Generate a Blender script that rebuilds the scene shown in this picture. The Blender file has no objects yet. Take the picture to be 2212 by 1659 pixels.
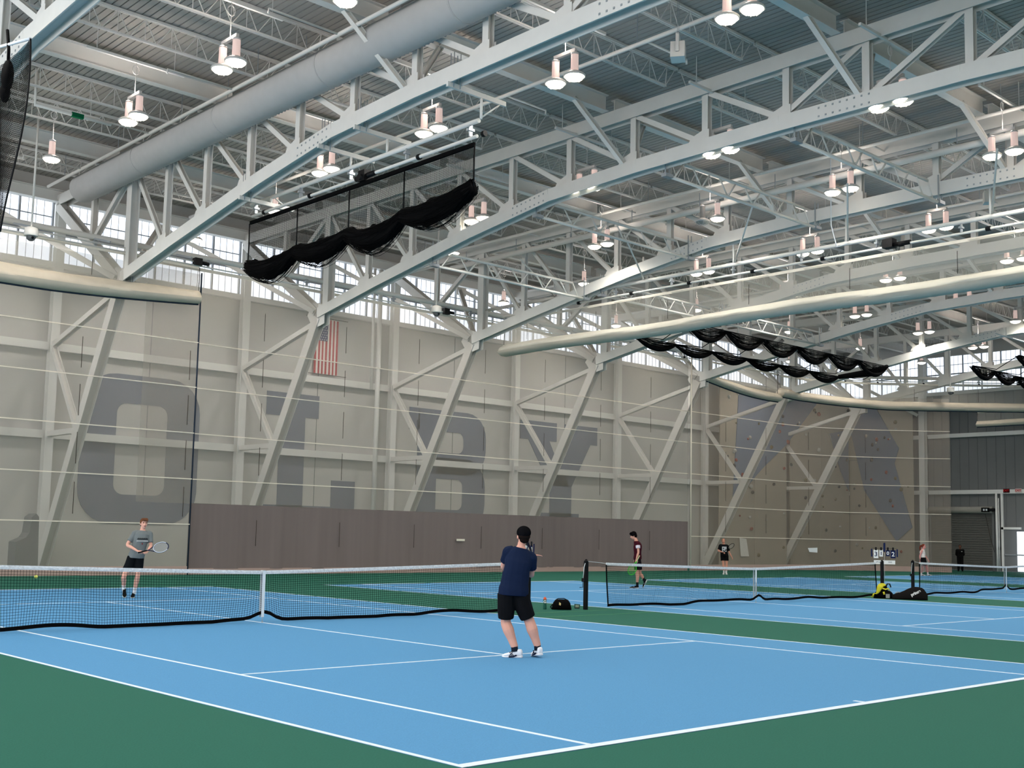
import bpy, bmesh, math, random
from mathutils import Vector, Matrix
random.seed(7)
S = bpy.context.scene
COL = S.collection
# ---------------------------------------------------------------- camera, world, exposure
CAMP = Vector((-10.934, -18.204, 1.627))
def make_camera():
    yaw, pit, roll = 0.7468981, 0.1008434, 0.0212274
    f = Vector((math.sin(yaw)*math.cos(pit), math.cos(yaw)*math.cos(pit), math.sin(pit)))
    r = f.cross(Vector((0, 0, 1))).normalized(); u = r.cross(f)
    c, s = math.cos(roll), math.sin(roll)
    r, u = c*r + s*u, -s*r + c*u
    cd = bpy.data.cameras.new('camera'); cd.sensor_width = 36.0; cd.sensor_fit = 'HORIZONTAL'
    cd.lens = 2516.086*36.0/2212.0
    cd.shift_y = (901.31-829.5)/2212.0
    cd.clip_start = 0.1; cd.clip_end = 400
    co = bpy.data.objects.new('camera', cd); COL.objects.link(co)
    m = Matrix((r, u, -f)).transposed().to_4x4(); m.translation = CAMP
    co.matrix_world = m
    S.camera = co
make_camera()
W = bpy.data.worlds.new('overcast'); S.world = W; W.use_nodes = True
W.node_tree.nodes['Background'].inputs[0].default_value = (0.80, 0.88, 1.0, 1)
W.node_tree.nodes['Background'].inputs[1].default_value = 1.0
vs = S.view_settings
vs.view_transform = 'Standard'; vs.look = 'None'; vs.gamma = 1.0; vs.use_curve_mapping = False
vs.exposure = 0.5
S.cycles.max_bounces = 6; S.cycles.diffuse_bounces = 3; S.cycles.glossy_bounces = 2; S.cycles.transparent_max_bounces = 10; S.cycles.use_light_tree = False
S.cycles.use_adaptive_sampling = True; S.cycles.adaptive_threshold = 0.04
LAMP_W = 33.0          # watts of one high-bay lamp head
PANE_L = 1.08          # radiance of the sky-lit window panels

SIDE_GLOW_L = 3.3           # radiance of the unseen side-wall bays, added for daylight from the left
# ---------------------------------------------------------------- helpers
def lin(r, g, b):
    def f(c):
        c /= 255.0
        return c/12.92 if c <= 0.04045 else ((c+0.055)/1.055)**2.4
    return (f(r), f(g), f(b), 1.0)
MATS = {}
def mat(name, rgb, rough=0.6, metal=0.0, var=0.06, scale=8.0, bump=0.0, stretch=(1, 1, 1), coat=0.0, spec=0.0):
    """procedural principled material: colour with a little noise, optional bump"""
    if name in MATS: return MATS[name]
    m = bpy.data.materials.new(name); m.use_nodes = True
    nt = m.node_tree; b = nt.nodes['Principled BSDF']
    c = lin(*rgb)
    b.inputs['Roughness'].default_value = rough; b.inputs['Metallic'].default_value = metal
    b.inputs['Specular IOR Level'].default_value = spec
    if coat: b.inputs['Coat Weight'].default_value = coat
    tc = nt.nodes.new('ShaderNodeTexCoord'); mp = nt.nodes.new('ShaderNodeMapping')
    mp.inputs['Scale'].default_value = stretch
    nz = nt.nodes.new('ShaderNodeTexNoise'); nz.inputs['Scale'].default_value = scale; nz.inputs['Detail'].default_value = 1.5
    nt.links.new(tc.outputs['Object'], mp.inputs[0]); nt.links.new(mp.outputs[0], nz.inputs['Vector'])
    mx = nt.nodes.new('ShaderNodeMix'); mx.data_type = 'RGBA'
    mx.inputs[6].default_value = tuple(max(0, x*(1-var)) for x in c[:3])+(1,)
    mx.inputs[7].default_value = tuple(min(1, x*(1+var)) for x in c[:3])+(1,)
    nt.links.new(nz.outputs['Fac'], mx.inputs[0]); nt.links.new(mx.outputs[2], b.inputs['Base Color'])
    if bump:
        bp = nt.nodes.new('ShaderNodeBump'); bp.inputs['Strength'].default_value = bump; bp.inputs['Distance'].default_value = 0.02
        nt.links.new(nz.outputs['Fac'], bp.inputs['Height']); nt.links.new(bp.outputs[0], b.inputs['Normal'])
    MATS[name] = m
    return m
def emit(name, rgb, strength):
    if name in MATS: return MATS[name]
    m = bpy.data.materials.new(name); m.use_nodes = True; nt = m.node_tree
    b = nt.nodes['Principled BSDF']; c = lin(*rgb)
    b.inputs['Base Color'].default_value = c
    b.inputs['Emission Color'].default_value = c; b.inputs['Emission Strength'].default_value = strength
    MATS[name] = m
    return m
def mesh_cloth(name, rgb, opacity, thru=0.45, pleat=0.0):
    """open woven mesh: part of the light passes straight through between the threads"""
    if name in MATS: return MATS[name]
    m = bpy.data.materials.new(name); m.use_nodes = True; nt = m.node_tree; N = nt.nodes
    out = N['Material Output']; N.remove(N['Principled BSDF'])
    d = N.new('ShaderNodeBsdfDiffuse'); t = N.new('ShaderNodeBsdfTranslucent'); tr = N.new('ShaderNodeBsdfTransparent')
    c = lin(*rgb); t.inputs[0].default_value = c
    tc = N.new('ShaderNodeTexCoord'); mp = N.new('ShaderNodeMapping'); mp.inputs['Scale'].default_value = (1.4, 1.4, 0.10)
    nz = N.new('ShaderNodeTexNoise'); nz.inputs['Scale'].default_value = 1.6; nz.inputs['Detail'].default_value = 2
    nt.links.new(tc.outputs['Object'], mp.inputs[0]); nt.links.new(mp.outputs[0], nz.inputs['Vector'])
    mx = N.new('ShaderNodeMix'); mx.data_type = 'RGBA'
    mx.inputs[6].default_value = tuple(x*(1-0.10-pleat) for x in c[:3])+(1,); mx.inputs[7].default_value = tuple(min(1, x*(1.08+pleat)) for x in c[:3])+(1,)
    nt.links.new(nz.outputs['Fac'], mx.inputs[0]); nt.links.new(mx.outputs[2], d.inputs[0])
    a = N.new('ShaderNodeMixShader'); a.inputs[0].default_value = thru
    nt.links.new(d.outputs[0], a.inputs[1]); nt.links.new(t.outputs[0], a.inputs[2])
    b = N.new('ShaderNodeMixShader'); b.inputs[0].default_value = opacity
    nt.links.new(tr.outputs[0], b.inputs[1]); nt.links.new(a.outputs[0], b.inputs[2])
    nt.links.new(b.outputs[0], out.inputs['Surface'])
    MATS[name] = m
    return m

def V(*a): return Vector(a)
def basis(d, up=(0, 0, 1)):
    d = d.normalized(); up = Vector(up)
    s = d.cross(up)
    if s.length < 1e-4: s = d.cross(Vector((0, 1, 0)))
    s.normalize(); u = s.cross(d).normalized()
    return d, s, u
class MB:
    def __init__(self): self.v = []; self.f = []; self.sm = []
    def add(self, vs, fs, smooth=False):
        n = len(self.v); self.v += [tuple(x) for x in vs]
        for q in fs: self.f.append(tuple(i+n for i in q)); self.sm.append(smooth)
        return self
    def box(self, x0, x1, y0, y1, z0, z1):
        vs = [(x, y, z) for z in (z0, z1) for y in (y0, y1) for x in (x0, x1)]
        return self.add(vs, [(0, 2, 3, 1), (4, 5, 7, 6), (0, 1, 5, 4), (2, 6, 7, 3), (0, 4, 6, 2), (1, 3, 7, 5)])
    def beam(self, p0, p1, w, h, up=(0, 0, 1), off=(0, 0)):
        p0, p1 = Vector(p0), Vector(p1); d, s, u = basis(p1-p0, up)
        vs = []
        for p in (p0, p1):
            c = p + s*off[0] + u*off[1]
            vs += [c-s*w/2-u*h/2, c+s*w/2-u*h/2, c+s*w/2+u*h/2, c-s*w/2+u*h/2]
        return self.add(vs, [(3, 2, 1, 0), (4, 5, 6, 7), (0, 1, 5, 4), (1, 2, 6, 5), (2, 3, 7, 6), (3, 0, 4, 7)])
    def hsec(self, p0, p1, w, h, t=0.025, up=(0, 0, 1)):
        """rolled section: two side flanges of height h, a web between them"""
        self.beam(p0, p1, t, h, up, (-(w-t)/2, 0)); self.beam(p0, p1, t, h, up, ((w-t)/2, 0))
        return self.beam(p0, p1, w-2*t, t, up)
    def isec(self, p0, p1, w, h, t=0.025, up=(0, 0, 1)):
        self.beam(p0, p1, w, t, up, (0, -(h-t)/2)); self.beam(p0, p1, w, t, up, (0, (h-t)/2))
        return self.beam(p0, p1, t, h-2*t, up)
    def tube(self, pts, r, n=8, caps=True, smooth=True, up=(0, 0, 1)):
        pts = [Vector(p) for p in pts]; m = len(pts)
        rs = r if isinstance(r, (list, tuple)) else [r]*m
        vs = []; prev = None
        for i, p in enumerate(pts):
            d = (pts[min(i+1, m-1)]-pts[max(i-1, 0)])
            if d.length < 1e-9: d = Vector((0, 0, 1))
            d.normalize()
            if prev is None: _, s, u = basis(d, up)
            else:
                s = prev - d*prev.dot(d)
                if s.length < 1e-5: _, s, u = basis(d, up)
                s.normalize(); u = s.cross(d)
            prev = s
            for k in range(n):
                a = 2*math.pi*k/n
                vs.append(p + (s*math.cos(a)+u*math.sin(a))*rs[i])
        fs = []
        for i in range(m-1):
            for k in range(n):
                a, b = i*n+k, i*n+(k+1) % n
                fs.append((a, a+n, b+n, b))
        self.add(vs, fs, smooth)
        if caps:
            self.f.append(tuple(range(len(self.v)-m*n, len(self.v)-m*n+n))); self.sm.append(False)
            self.f.append(tuple(reversed(range(len(self.v)-n, len(self.v))))); self.sm.append(False)
        return self
    def lathe(self, prof, c=(0, 0, 0), n=16, smooth=True):
        vs = []; c = Vector(c)
        for r, z in prof:
            for k in range(n):
                a = 2*math.pi*k/n; vs.append(c+Vector((r*math.cos(a), r*math.sin(a), z)))
        fs = []
        for i in range(len(prof)-1):
            for k in range(n):
                a, b = i*n+k, i*n+(k+1) % n; fs.append((a, b, b+n, a+n))
        n0 = len(self.v); self.add(vs, fs, smooth)
        self.f.append(tuple(reversed(range(n0, n0+n)))); self.sm.append(False)
        self.f.append(tuple(range(n0+(len(prof)-1)*n, n0+len(prof)*n))); self.sm.append(False)
        return self
    def loft(self, rings, smooth=True, caps=True, closed=True):
        n = len(rings[0]); vs = [p for r in rings for p in r]; fs = []
        for i in range(len(rings)-1):
            for k in range(n if closed else n-1):
                a, b = i*n+k, i*n+(k+1) % n; fs.append((a, b, b+n, a+n))
        n0 = len(self.v); self.add(vs, fs, smooth)
        if caps and closed:
            self.f.append(tuple(reversed(range(n0, n0+n)))); self.sm.append(smooth)
            self.f.append(tuple(range(n0+(len(rings)-1)*n, n0+len(rings)*n))); self.sm.append(smooth)
        return self
    def prism(self, poly, o, ax, ay, t):
        """extrude a 2-D polygon (in axes ax, ay from origin o) by vector t"""
        o, ax, ay, t = Vector(o), Vector(ax), Vector(ay), Vector(t); n = len(poly)
        a = [o+ax*x+ay*y for x, y in poly]; b = [p+t for p in a]
        fs = [tuple(range(n)), tuple(reversed(range(n, 2*n)))]
        fs += [(i, i+n, (i+1) % n+n, (i+1) % n) for i in range(n)]
        return self.add(a+b, fs)
    def ell(self, c, rx, ry, rz, n=12, m=8, rot=None):
        c = Vector(c); vs = []; fs = []
        for i in range(m+1):
            th = math.pi*i/m
            for k in range(n):
                a = 2*math.pi*k/n
                p = Vector((rx*math.sin(th)*math.cos(a), ry*math.sin(th)*math.sin(a), rz*math.cos(th)))
                if rot is not None: p = rot @ p
                vs.append(c+p)
        for i in range(m):
            for k in range(n):
                a, b = i*n+k, i*n+(k+1) % n; fs.append((a, a+n, b+n, b))
        return self.add(vs, fs, True)
    def mesh(self, name):
        me = bpy.data.meshes.new(name); me.from_pydata(self.v, [], self.f)
        me.polygons.foreach_set('use_smooth', self.sm); me.update()
        return me
    def build(self, name, m, parent=None, loc=None):
        me = self.mesh(name); me.materials.append(m)
        return place(name, me, parent, loc)
def place(name, me, parent=None, loc=None, rot=None):
    o = bpy.data.objects.new(name, me); COL.objects.link(o)
    if parent is not None: o.parent = parent
    if loc is not None: o.location = loc
    if rot is not None: o.rotation_euler = rot
    return o
def tag(o, label, cat, group=None, kind=None):
    if label: o['label'] = label
    if cat: o['category'] = cat
    if group: o['group'] = group
    if kind: o['kind'] = kind
    return o
def thing(name, label, cat, loc=(0, 0, 0), rotz=0.0, group=None, kind=None):
    o = bpy.data.objects.new(name, None); COL.objects.link(o); o.empty_display_size = 0.3
    o.location = loc; o.rotation_euler = (0, 0, rotz)
    return tag(o, label, cat, group, kind)
def struct(o, label=None):
    o['kind'] = 'structure'
    if label: o['label'] = label
    return o
ORD = ['first', 'second', 'third', 'fourth', 'fifth', 'sixth', 'seventh', 'eighth', 'ninth', 'tenth', 'eleventh', 'twelfth',
       'thirteenth', 'fourteenth', 'fifteenth', 'sixteenth', 'seventeenth', 'eighteenth', 'nineteenth', 'twentieth']

# ---------------------------------------------------------------- materials
M = {}
M['white'] = mat('painted_steel', (224, 222, 216), 0.45, 0, 0.05, 3)
M['deck'] = mat('painted_roof_deck', (172, 168, 161), 0.6, 0, 0.05, 1.5)
M['duct'] = mat('duct_fabric', (184, 184, 182), 0.6, 0, 0.05, 4)
M['galv'] = mat('galvanised_steel', (168, 174, 178), 0.35, 0.5, 0.12, 6)
M['wall'] = mat('wall_panel_paint', (196, 194, 190), 0.7, 0, 0.04, 0.8)
M['girt'] = mat('girt_paint', (228, 228, 224), 0.5, 0, 0.03, 2)
M['endwall'] = mat('grey_metal_panel', (118, 120, 120), 0.55, 0, 0.06, 0.9)
M['letter'] = mat('letter_paint', (112, 118, 132), 0.65, 0, 0.04, 2)
M['green'] = mat('green_court_acrylic', (40, 97, 82), 0.8, 0, 0.16, 60, 0.15, spec=.08)
M['blue'] = mat('blue_court_acrylic', (85, 143, 187), 0.8, 0, 0.12, 60, 0.15, spec=.08)
M['line'] = mat('line_paint', (216, 228, 236), 0.7, 0, 0.06, 30)
M['faint'] = mat('faint_line_paint', (96, 150, 112), 0.7, 0, 0.06, 30)
M['black'] = mat('black_coat', (12, 12, 14), 0.5, 0, 0.15, 10, spec=.15)
M['blackcloth'] = mat('black_cloth', (9, 9, 10), 0.9, 0, 0.25, 14, 0.2, spec=.05)
M['netstring'] = mat('black_net_string', (9, 9, 10), 0.8, 0, 0.2, 20, spec=.05)
M['netwhite'] = mat('net_headband', (214, 217, 220), 0.6, 0, 0.28, 26, 0.8)  # ripple shade put into the colour as strong noise, over the bump
M['strap'] = mat('white_strap', (222, 228, 232), 0.55, 0, 0.05, 10)
M['cream'] = mat('gathered_curtain', (224, 212, 192), 0.8, 0, 0.07, 3, 0.2)
M['pale'] = mat('gathered_divider', (214, 211, 197), 0.8, 0, 0.05, 3, 0.2)
M['lensoff'] = mat('lamp_lens_unlit', (150, 150, 146), .3, spec=.4)
M['creamg'] = mat('curtain_hem_vinyl', (200, 192, 176), 0.7, 0, 0.06, 3, 0.15)
M['veil'] = mesh_cloth('beige_mesh_curtain', (180, 174, 163), 0.41)
M['veil3'] = mesh_cloth('tan_mesh_curtain', (180, 168, 154), 0.41)
M['veil2'] = mesh_cloth('pale_mesh_curtain', (196, 194, 183), 0.38)
M['brown'] = mat('brown_vinyl_curtain', (122, 112, 110), 0.75, 0, 0.10, 3.0, 0.2, (1.5, 1.5, 0.06))
M['brownpale'] = mat('pale_brown_hem', (176, 154, 146), 0.75, 0, 0.06, 3)
M['cord'] = mat('dark_cord', (58, 52, 48), 0.8, 0, 0.1, 20)
M['webbing'] = mat('white_webbing', (222, 216, 202), 0.7, 0, 0.05, 12)
M['navyhem'] = mat('navy_hem', (46, 56, 70), 0.8, 0, 0.1, 8)
M['pane'] = emit('skylit_panel', (232, 240, 252), PANE_L)
M['side_glow'] = emit('added_side_glow', (244, 246, 250), SIDE_GLOW_L)
M['mullion'] = mat('window_mullion', (164, 168, 172), 0.5, 0.2, 0.05, 5)
M['lens'] = emit('lamp_lens', (255, 246, 224), 6.0)
M['acrylic'] = emit('lamp_prismatic_tube', (238, 206, 196), 0.32)
M['lampmetal'] = mat('lamp_housing', (214, 210, 206), 0.35, 0.3, 0.05, 10)
# ---------------------------------------------------------------- room shell
YW, XE, YF, XL = 26.0, 62.0, -28.6, -24.0
TX = [-10.05, -2.05, 6.0, 14.1, 22.1, 30.05, 37.98, 45.95, 53.95]      # roof truss planes
DCT = 14.709                                                            # court spacing
floor = struct(MB().box(XL, XE, YF, YW+0.2, -0.2, 0.0).build('floor', M['green']), 'dark green acrylic sports floor painted around the blue courts')
lm = {}
def fline(x0, x1, y0, y1, z=0.0065, m='line', name='court_line'):
    MB().box(x0, x1, y0, y1, 0.002, z).build(name, M[m], floor)
for n in range(-1, 4):
    u = n*DCT
    MB().box(u-5.485, u+5.485, -11.885, 11.885, -0.01, 0.004).build('court_surface', M['blue'], floor)
    for s in (-1, 1):
        for e, w in ((5.485, .05), (4.115, .05)):
            a, b = sorted((u+s*e, u+s*(e-w))); fline(a, b, -11.885, 11.885)
        a, b = sorted((s*11.885, s*11.785)); fline(u-5.435, u+5.435, a, b, 0.0068)
        fline(u-4.07, u+4.07, s*6.40-0.025, s*6.40+0.025, 0.0068)
        a, b = sorted((s*11.785, s*11.67)); fline(u-0.025, u+0.025, a, b)
    fline(u-0.025, u+0.025, -6.376, 6.376)
for y in (-0.35, -1.35): fline(5.6, 9.1, y, y+0.035, 0.004, 'faint', 'faint_line')
for y in (-0.4,): fline(20.3, 23.8, y, y+0.035, 0.004, 'faint', 'faint_line')

wall_back = struct(MB().box(XL, XE+0.3, YW+0.12, YW+0.4, 0, 11.55).build('wall_back', M['wall']), 'pale wall behind the mesh curtains with large grey letters')
for z, h in ((8.4, .30), (5.05, .30), (11.55, .22)):
    for i in range(len(TX)):
        x1 = TX[i+1] if i+1 < len(TX) else XE
        MB().box(TX[i]+.16, x1-.16, YW-0.12, YW+0.14, z-h/2, z+h/2).build('wall_girt', M['girt'], wall_back)
for x in (10.05, 18.1, 26.1, 34.0): # downpipes and slim posts between frames are thin; only seams here
    MB().box(x-.012, x+.012, YW+.108, YW+.125, 0, 11.4).build('panel_seam', M['endwall'], wall_back)
MB().box(XL, XE+.3, YW+.05, YW+.4, 14.02, 15.1).build('eave_panel', M['wall'], wall_back)
MB().isec((XL, YW-.1, 14.22), (XE, YW-.1, 14.22), .3, .46, .03).build('eave_beam', M['girt'], wall_back)

# painted letters on the back wall: O L B Y (each a thin painted shape)
LT, LB = 7.68, 1.75
def letter(rects=None, polys=None, holes=None):
    mb = MB()
    for (x0, x1, z0, z1) in rects or []: mb.box(x0, x1, YW+.095, YW+.118, z0, z1)
    for p in polys or []: mb.prism(p, (0, YW+.118, 0), (1, 0, 0), (0, 0, 1), (0, -0.023, 0))
    return tag(mb.build('painted_letter', M['letter'], wall_back), None, None)
def rr(x0, x1, z0, z1, r, n=6):
    pts = []
    for cx, cz, a0 in ((x1-r, z1-r, 0), (x0+r, z1-r, 90), (x0+r, z0+r, 180), (x1-r, z0+r, 270)):
        for k in range(n+1):
            a = math.radians(a0+90*k/n); pts.append((cx+r*math.cos(a), cz+r*math.sin(a)))
    return pts
def ring(x0, x1, z0, z1, r, t, th=None):
    o = rr(x0, x1, z0, z1, r); i = rr(x0+t, x1-t, z0+(th or t), z1-(th or t), max(.2, r*.3)); n = len(o); mb = MB()
    y0, y1 = YW+.095, YW+.118
    vs = [(x, y0, z) for x, z in o]+[(x, y0, z) for x, z in i]+[(x, y1, z) for x, z in o]+[(x, y1, z) for x, z in i]
    fs = []
    for k in range(n):
        k2 = (k+1) % n
        fs += [(k, k2, n+k2, n+k), (2*n+k, k, k2, 2*n+k2), (n+k, n+k2, 3*n+k2, 3*n+k)]
    mb.add(vs, fs); return mb.build('painted_letter', M['letter'], wall_back)
ring(7.35, 12.35, LB, LT, 1.35, 1.42, 1.15)['label'] = 'grey painted letter O'
letter([(15.5, 18.2, 6.65, LT), (16.2, 17.5, LB+.9, 6.65), (15.5, 20.3, LB, LB+.98), (19.0, 20.3, LB+.98, 3.92)])['label'] = 'grey painted letter L'
def Bshape():
    mb = MB(); y0, y1 = YW+.095, YW+.118
    mb.box(23.35, 24.0, y0, y1, 6.6, LT); mb.box(23.35, 24.0, y0, y1, LB, LB+1.05)
    mb.box(23.9, 25.1, y0, y1, LB, LT)
    for z0, z1 in ((4.55, LT), (LB, 5.35)):
        w = 28.3; r = 1.25 if z0 > 3 else 1.35
        pts = [(25.1, z1)]
        for k in range(7):
            a = math.radians(90-90*k/6); pts.append((w-r+r*math.cos(a), z1-r+r*math.sin(a)))
        for k in range(7):
            a = math.radians(-90*k/6); pts.append((w-r+r*math.cos(a), z0+r+r*math.sin(a)))
        pts += [(25.1, z0)]
        t = 1.05
        inn = [(25.1, z1-t)]
        for k in range(7):
            a = math.radians(90-90*k/6); inn.append((w-1.5-.35+.35*math.cos(a), z1-t-.35+.35*math.sin(a)))
        for k in range(7):
            a = math.radians(-90*k/6); inn.append((w-1.5-.35+.35*math.cos(a), z0+t+.35+.35*math.sin(a)-.0))
        inn += [(25.1, z0+t)]
        n = len(pts); vs = [(x, y0, z) for x, z in pts]+[(x, y0, z) for x, z in inn]
        mb.add(vs, [(k, k+1, n+k+1, n+k) for k in range(n-1)])
    return mb.build('painted_letter', M['letter'], wall_back)
Bshape()['label'] = 'grey painted letter B'
letter([(30.7, 33.4, 6.68, LT), (33.98, 36.6, 6.68, LT), (32.95, 34.6, LB+.9, 4.35), (32.3, 35.2, LB, LB+1.1)],
       [[(31.3, 6.68), (32.85, 6.68), (33.75, 5.15), (34.5, 4.3), (32.95, 4.3)], [(34.5, 6.68), (36.05, 6.68), (34.6, 4.3), (32.95, 4.3), (33.6, 5.0)]])['label'] = 'grey painted letter Y'

# ---------------------------------------------------------------- clerestory windows
ZS, ZT = 11.66, 14.02
def pane_mesh(w, h):
    k = ('pane', round(w, 3), round(h, 3))
    if k not in lm:
        me = MB().box(0, w, -.012, .012, 0, h).mesh('pane'); me.materials.append(M['pane']); lm[k] = me
    return lm[k]
ROWS = ((ZS+.02, 12.80), (12.86, 13.42), (13.46, ZT))
def window(idx, o, rot, length, npan, per, label, detail=True):
    w = struct(thing('window_%d' % idx, None, None, o, rot), label)
    step = length/npan; pw = (step-.07)/per
    bars = MB(); rails = MB()
    for i in range(npan+1):
        MB().box(i*step-.032, i*step+.032, -.10, .05, ZS, ZT).build('mullion', M['mullion'], w)
    for z, hh in ((12.83, .085), (13.44, .035), (ZS+.01, .05)):
        MB().box(0, length, -.07 if hh > .05 else -.03, .03, z-hh/2, z+hh/2).build('window_rail', M['mullion'], w)
    for i in range(npan):
        for j in range(per):
            x = i*step+.035+j*pw
            if j: bars.box(x-.007, x+.007, -.03, .02, ZS, ZT)
            for z0, z1 in ROWS:
                place('pane', pane_mesh(pw-.012, z1-z0-.012), w, (x+.006, .01, z0+.006))
    g = bars.build('glazing_bar', M['mullion'], w); g['kind'] = 'stuff'
    return w
wi = 1
for i in range(1, len(TX)):
    x1 = TX[i+1] if i+1 < len(TX) else XE
    window(wi, (TX[i]+.2, YW+.18, 0), 0, x1-TX[i]-.4, 6, 4, 'clerestory window of pale panels in the %s bay from the left, far wall' % ORD[i-1]); wi += 1
wall_right = struct(MB().box(XE+.12, XE+.4, YF, YW+.4, 0, 11.55).build('wall_right', M['endwall']), 'grey metal end wall with white girts and doors')
MB().box(XE+.05, XE+.4, YF, YW+.4, 14.02, 15.1).build('eave_panel', M['wall'], wall_right)
for k in range(90):
    y = YW-.6*k
    MB().box(XE+.085, XE+.125, y-.03, y+.03, 0, 11.5).build('panel_rib', M['endwall'], wall_right) if k < 45 else None
for z, h in ((8.72, .26), (5.02, .26), (11.55, .22)):
    for y0, y1 in ((20.3, 25.9), (12.1, 19.7), (4.1, 11.7), (-4, 3.7)):
        MB().box(XE-.1, XE+.12, y0, y1, z-h/2, z+h/2).build('wall_girt', M['girt'], wall_right)
for y in (20.0, 11.9, 3.9):
    MB().isec((XE-.12, y, 0), (XE-.12, y, 15), .4, .42, .03, (1, 0, 0)).build('wall_column', M['girt'], wall_right)
for k in range(3):
    window(wi, (XE+.18, 19.8-8*k, 0), -math.pi/2, 7.6, 6, 4, 'clerestory window of pale panels in the end wall, %s from the corner' % ORD[k+1]); wi += 1
window(wi, (XE+.18, 25.9, 0), -math.pi/2, 5.6, 4, 4, 'clerestory window of pale panels in the end wall, nearest the corner'); wi += 1
wall_left = struct(MB().box(XL-.3, XL, YF, YW+.4, 0, 2.6).box(XL-.3, XL, YF, YW+.4, 14.0, 15.1).build('wall_left', M['wall']), 'pale side wall')
wall_front = struct(MB().box(XL, XE, YF-.3, YF, 0, 11.6).box(XL, XE, YF-.3, YF, 14.0, 15.1).build('wall_front', M['wall']), 'pale wall opposite the lettered wall')
# the same clerestory band runs on round the hall
for k in range(11):
    x = XL+.2+7.8*k
    w = struct(thing('window_%d' % wi, None, None, (x, YF-.1, 0)), 'clerestory window opposite the lettered wall'); wi += 1
    MB().box(0, 7.4, -.02, .02, 11.6, 14).build('pane', M['pane'], w)
for k in range(7):  # guessed glazing out of view, added to throw daylight from the left
    w = struct(thing('window_%d' % wi, None, None, (XL-.1, YF+.2+7.8*k, 0)), 'tall glowing bay added out of view in the side wall'); wi += 1
    for zz in (2.65, 6.5, 10.3):
        for j in range(3): MB().box(-.02, .02, j*2.5, j*2.5+2.4, zz, zz+3.6).build('pane', M['side_glow'], w)
    for j in range(4): MB().box(-.1, .1, j*2.5-.1, j*2.5, 2.6, 14).build('mullion', M['mullion'], w)
    for zz in (6.3, 10.15): MB().box(-.1, .1, 0, 7.5, zz, zz+.15).build('window_rail', M['mullion'], w)
w = struct(thing('window_%d' % wi, None, None, (XE+.18, YF, 0)), 'clerestory window at the near end of the end wall'); wi += 1
MB().box(-.02, .02, .2, 24.2, 11.6, 14).build('pane', M['pane'], w)

# ---------------------------------------------------------------- ceiling: roof deck sheets with narrow slots
ZD = 14.95
ceiling = struct(MB().box(XL-.3, XE+.4, YF-.3, YW+.4, 15.10, 15.25).build('ceiling', M['deck']), 'white slotted steel roof deck over the courts')
PW = 0.612
def deck_mesh():
    prof = []
    for k in range(3):
        x = k*PW/3
        prof += [(x, 0), (x+PW/3-.032, 0), (x+PW/3-.032, .075), (x+PW/3, .075)]
    prof.append((PW, 0))
    vs = [(x, YF, z) for x, z in prof]+[(x, YW+.1, z) for x, z in prof]; n = len(prof)
    mb = MB(); mb.add(vs, [(i, i+1, n+i+1, n+i) for i in range(n-1)])
    me = mb.mesh('deck_panel'); me.materials.append(M['deck']); return me
dm = deck_mesh()
for k in range(int((XE+13)/PW)):
    place('deck_panel', dm, ceiling, (-13+k*PW, 0, ZD))
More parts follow.
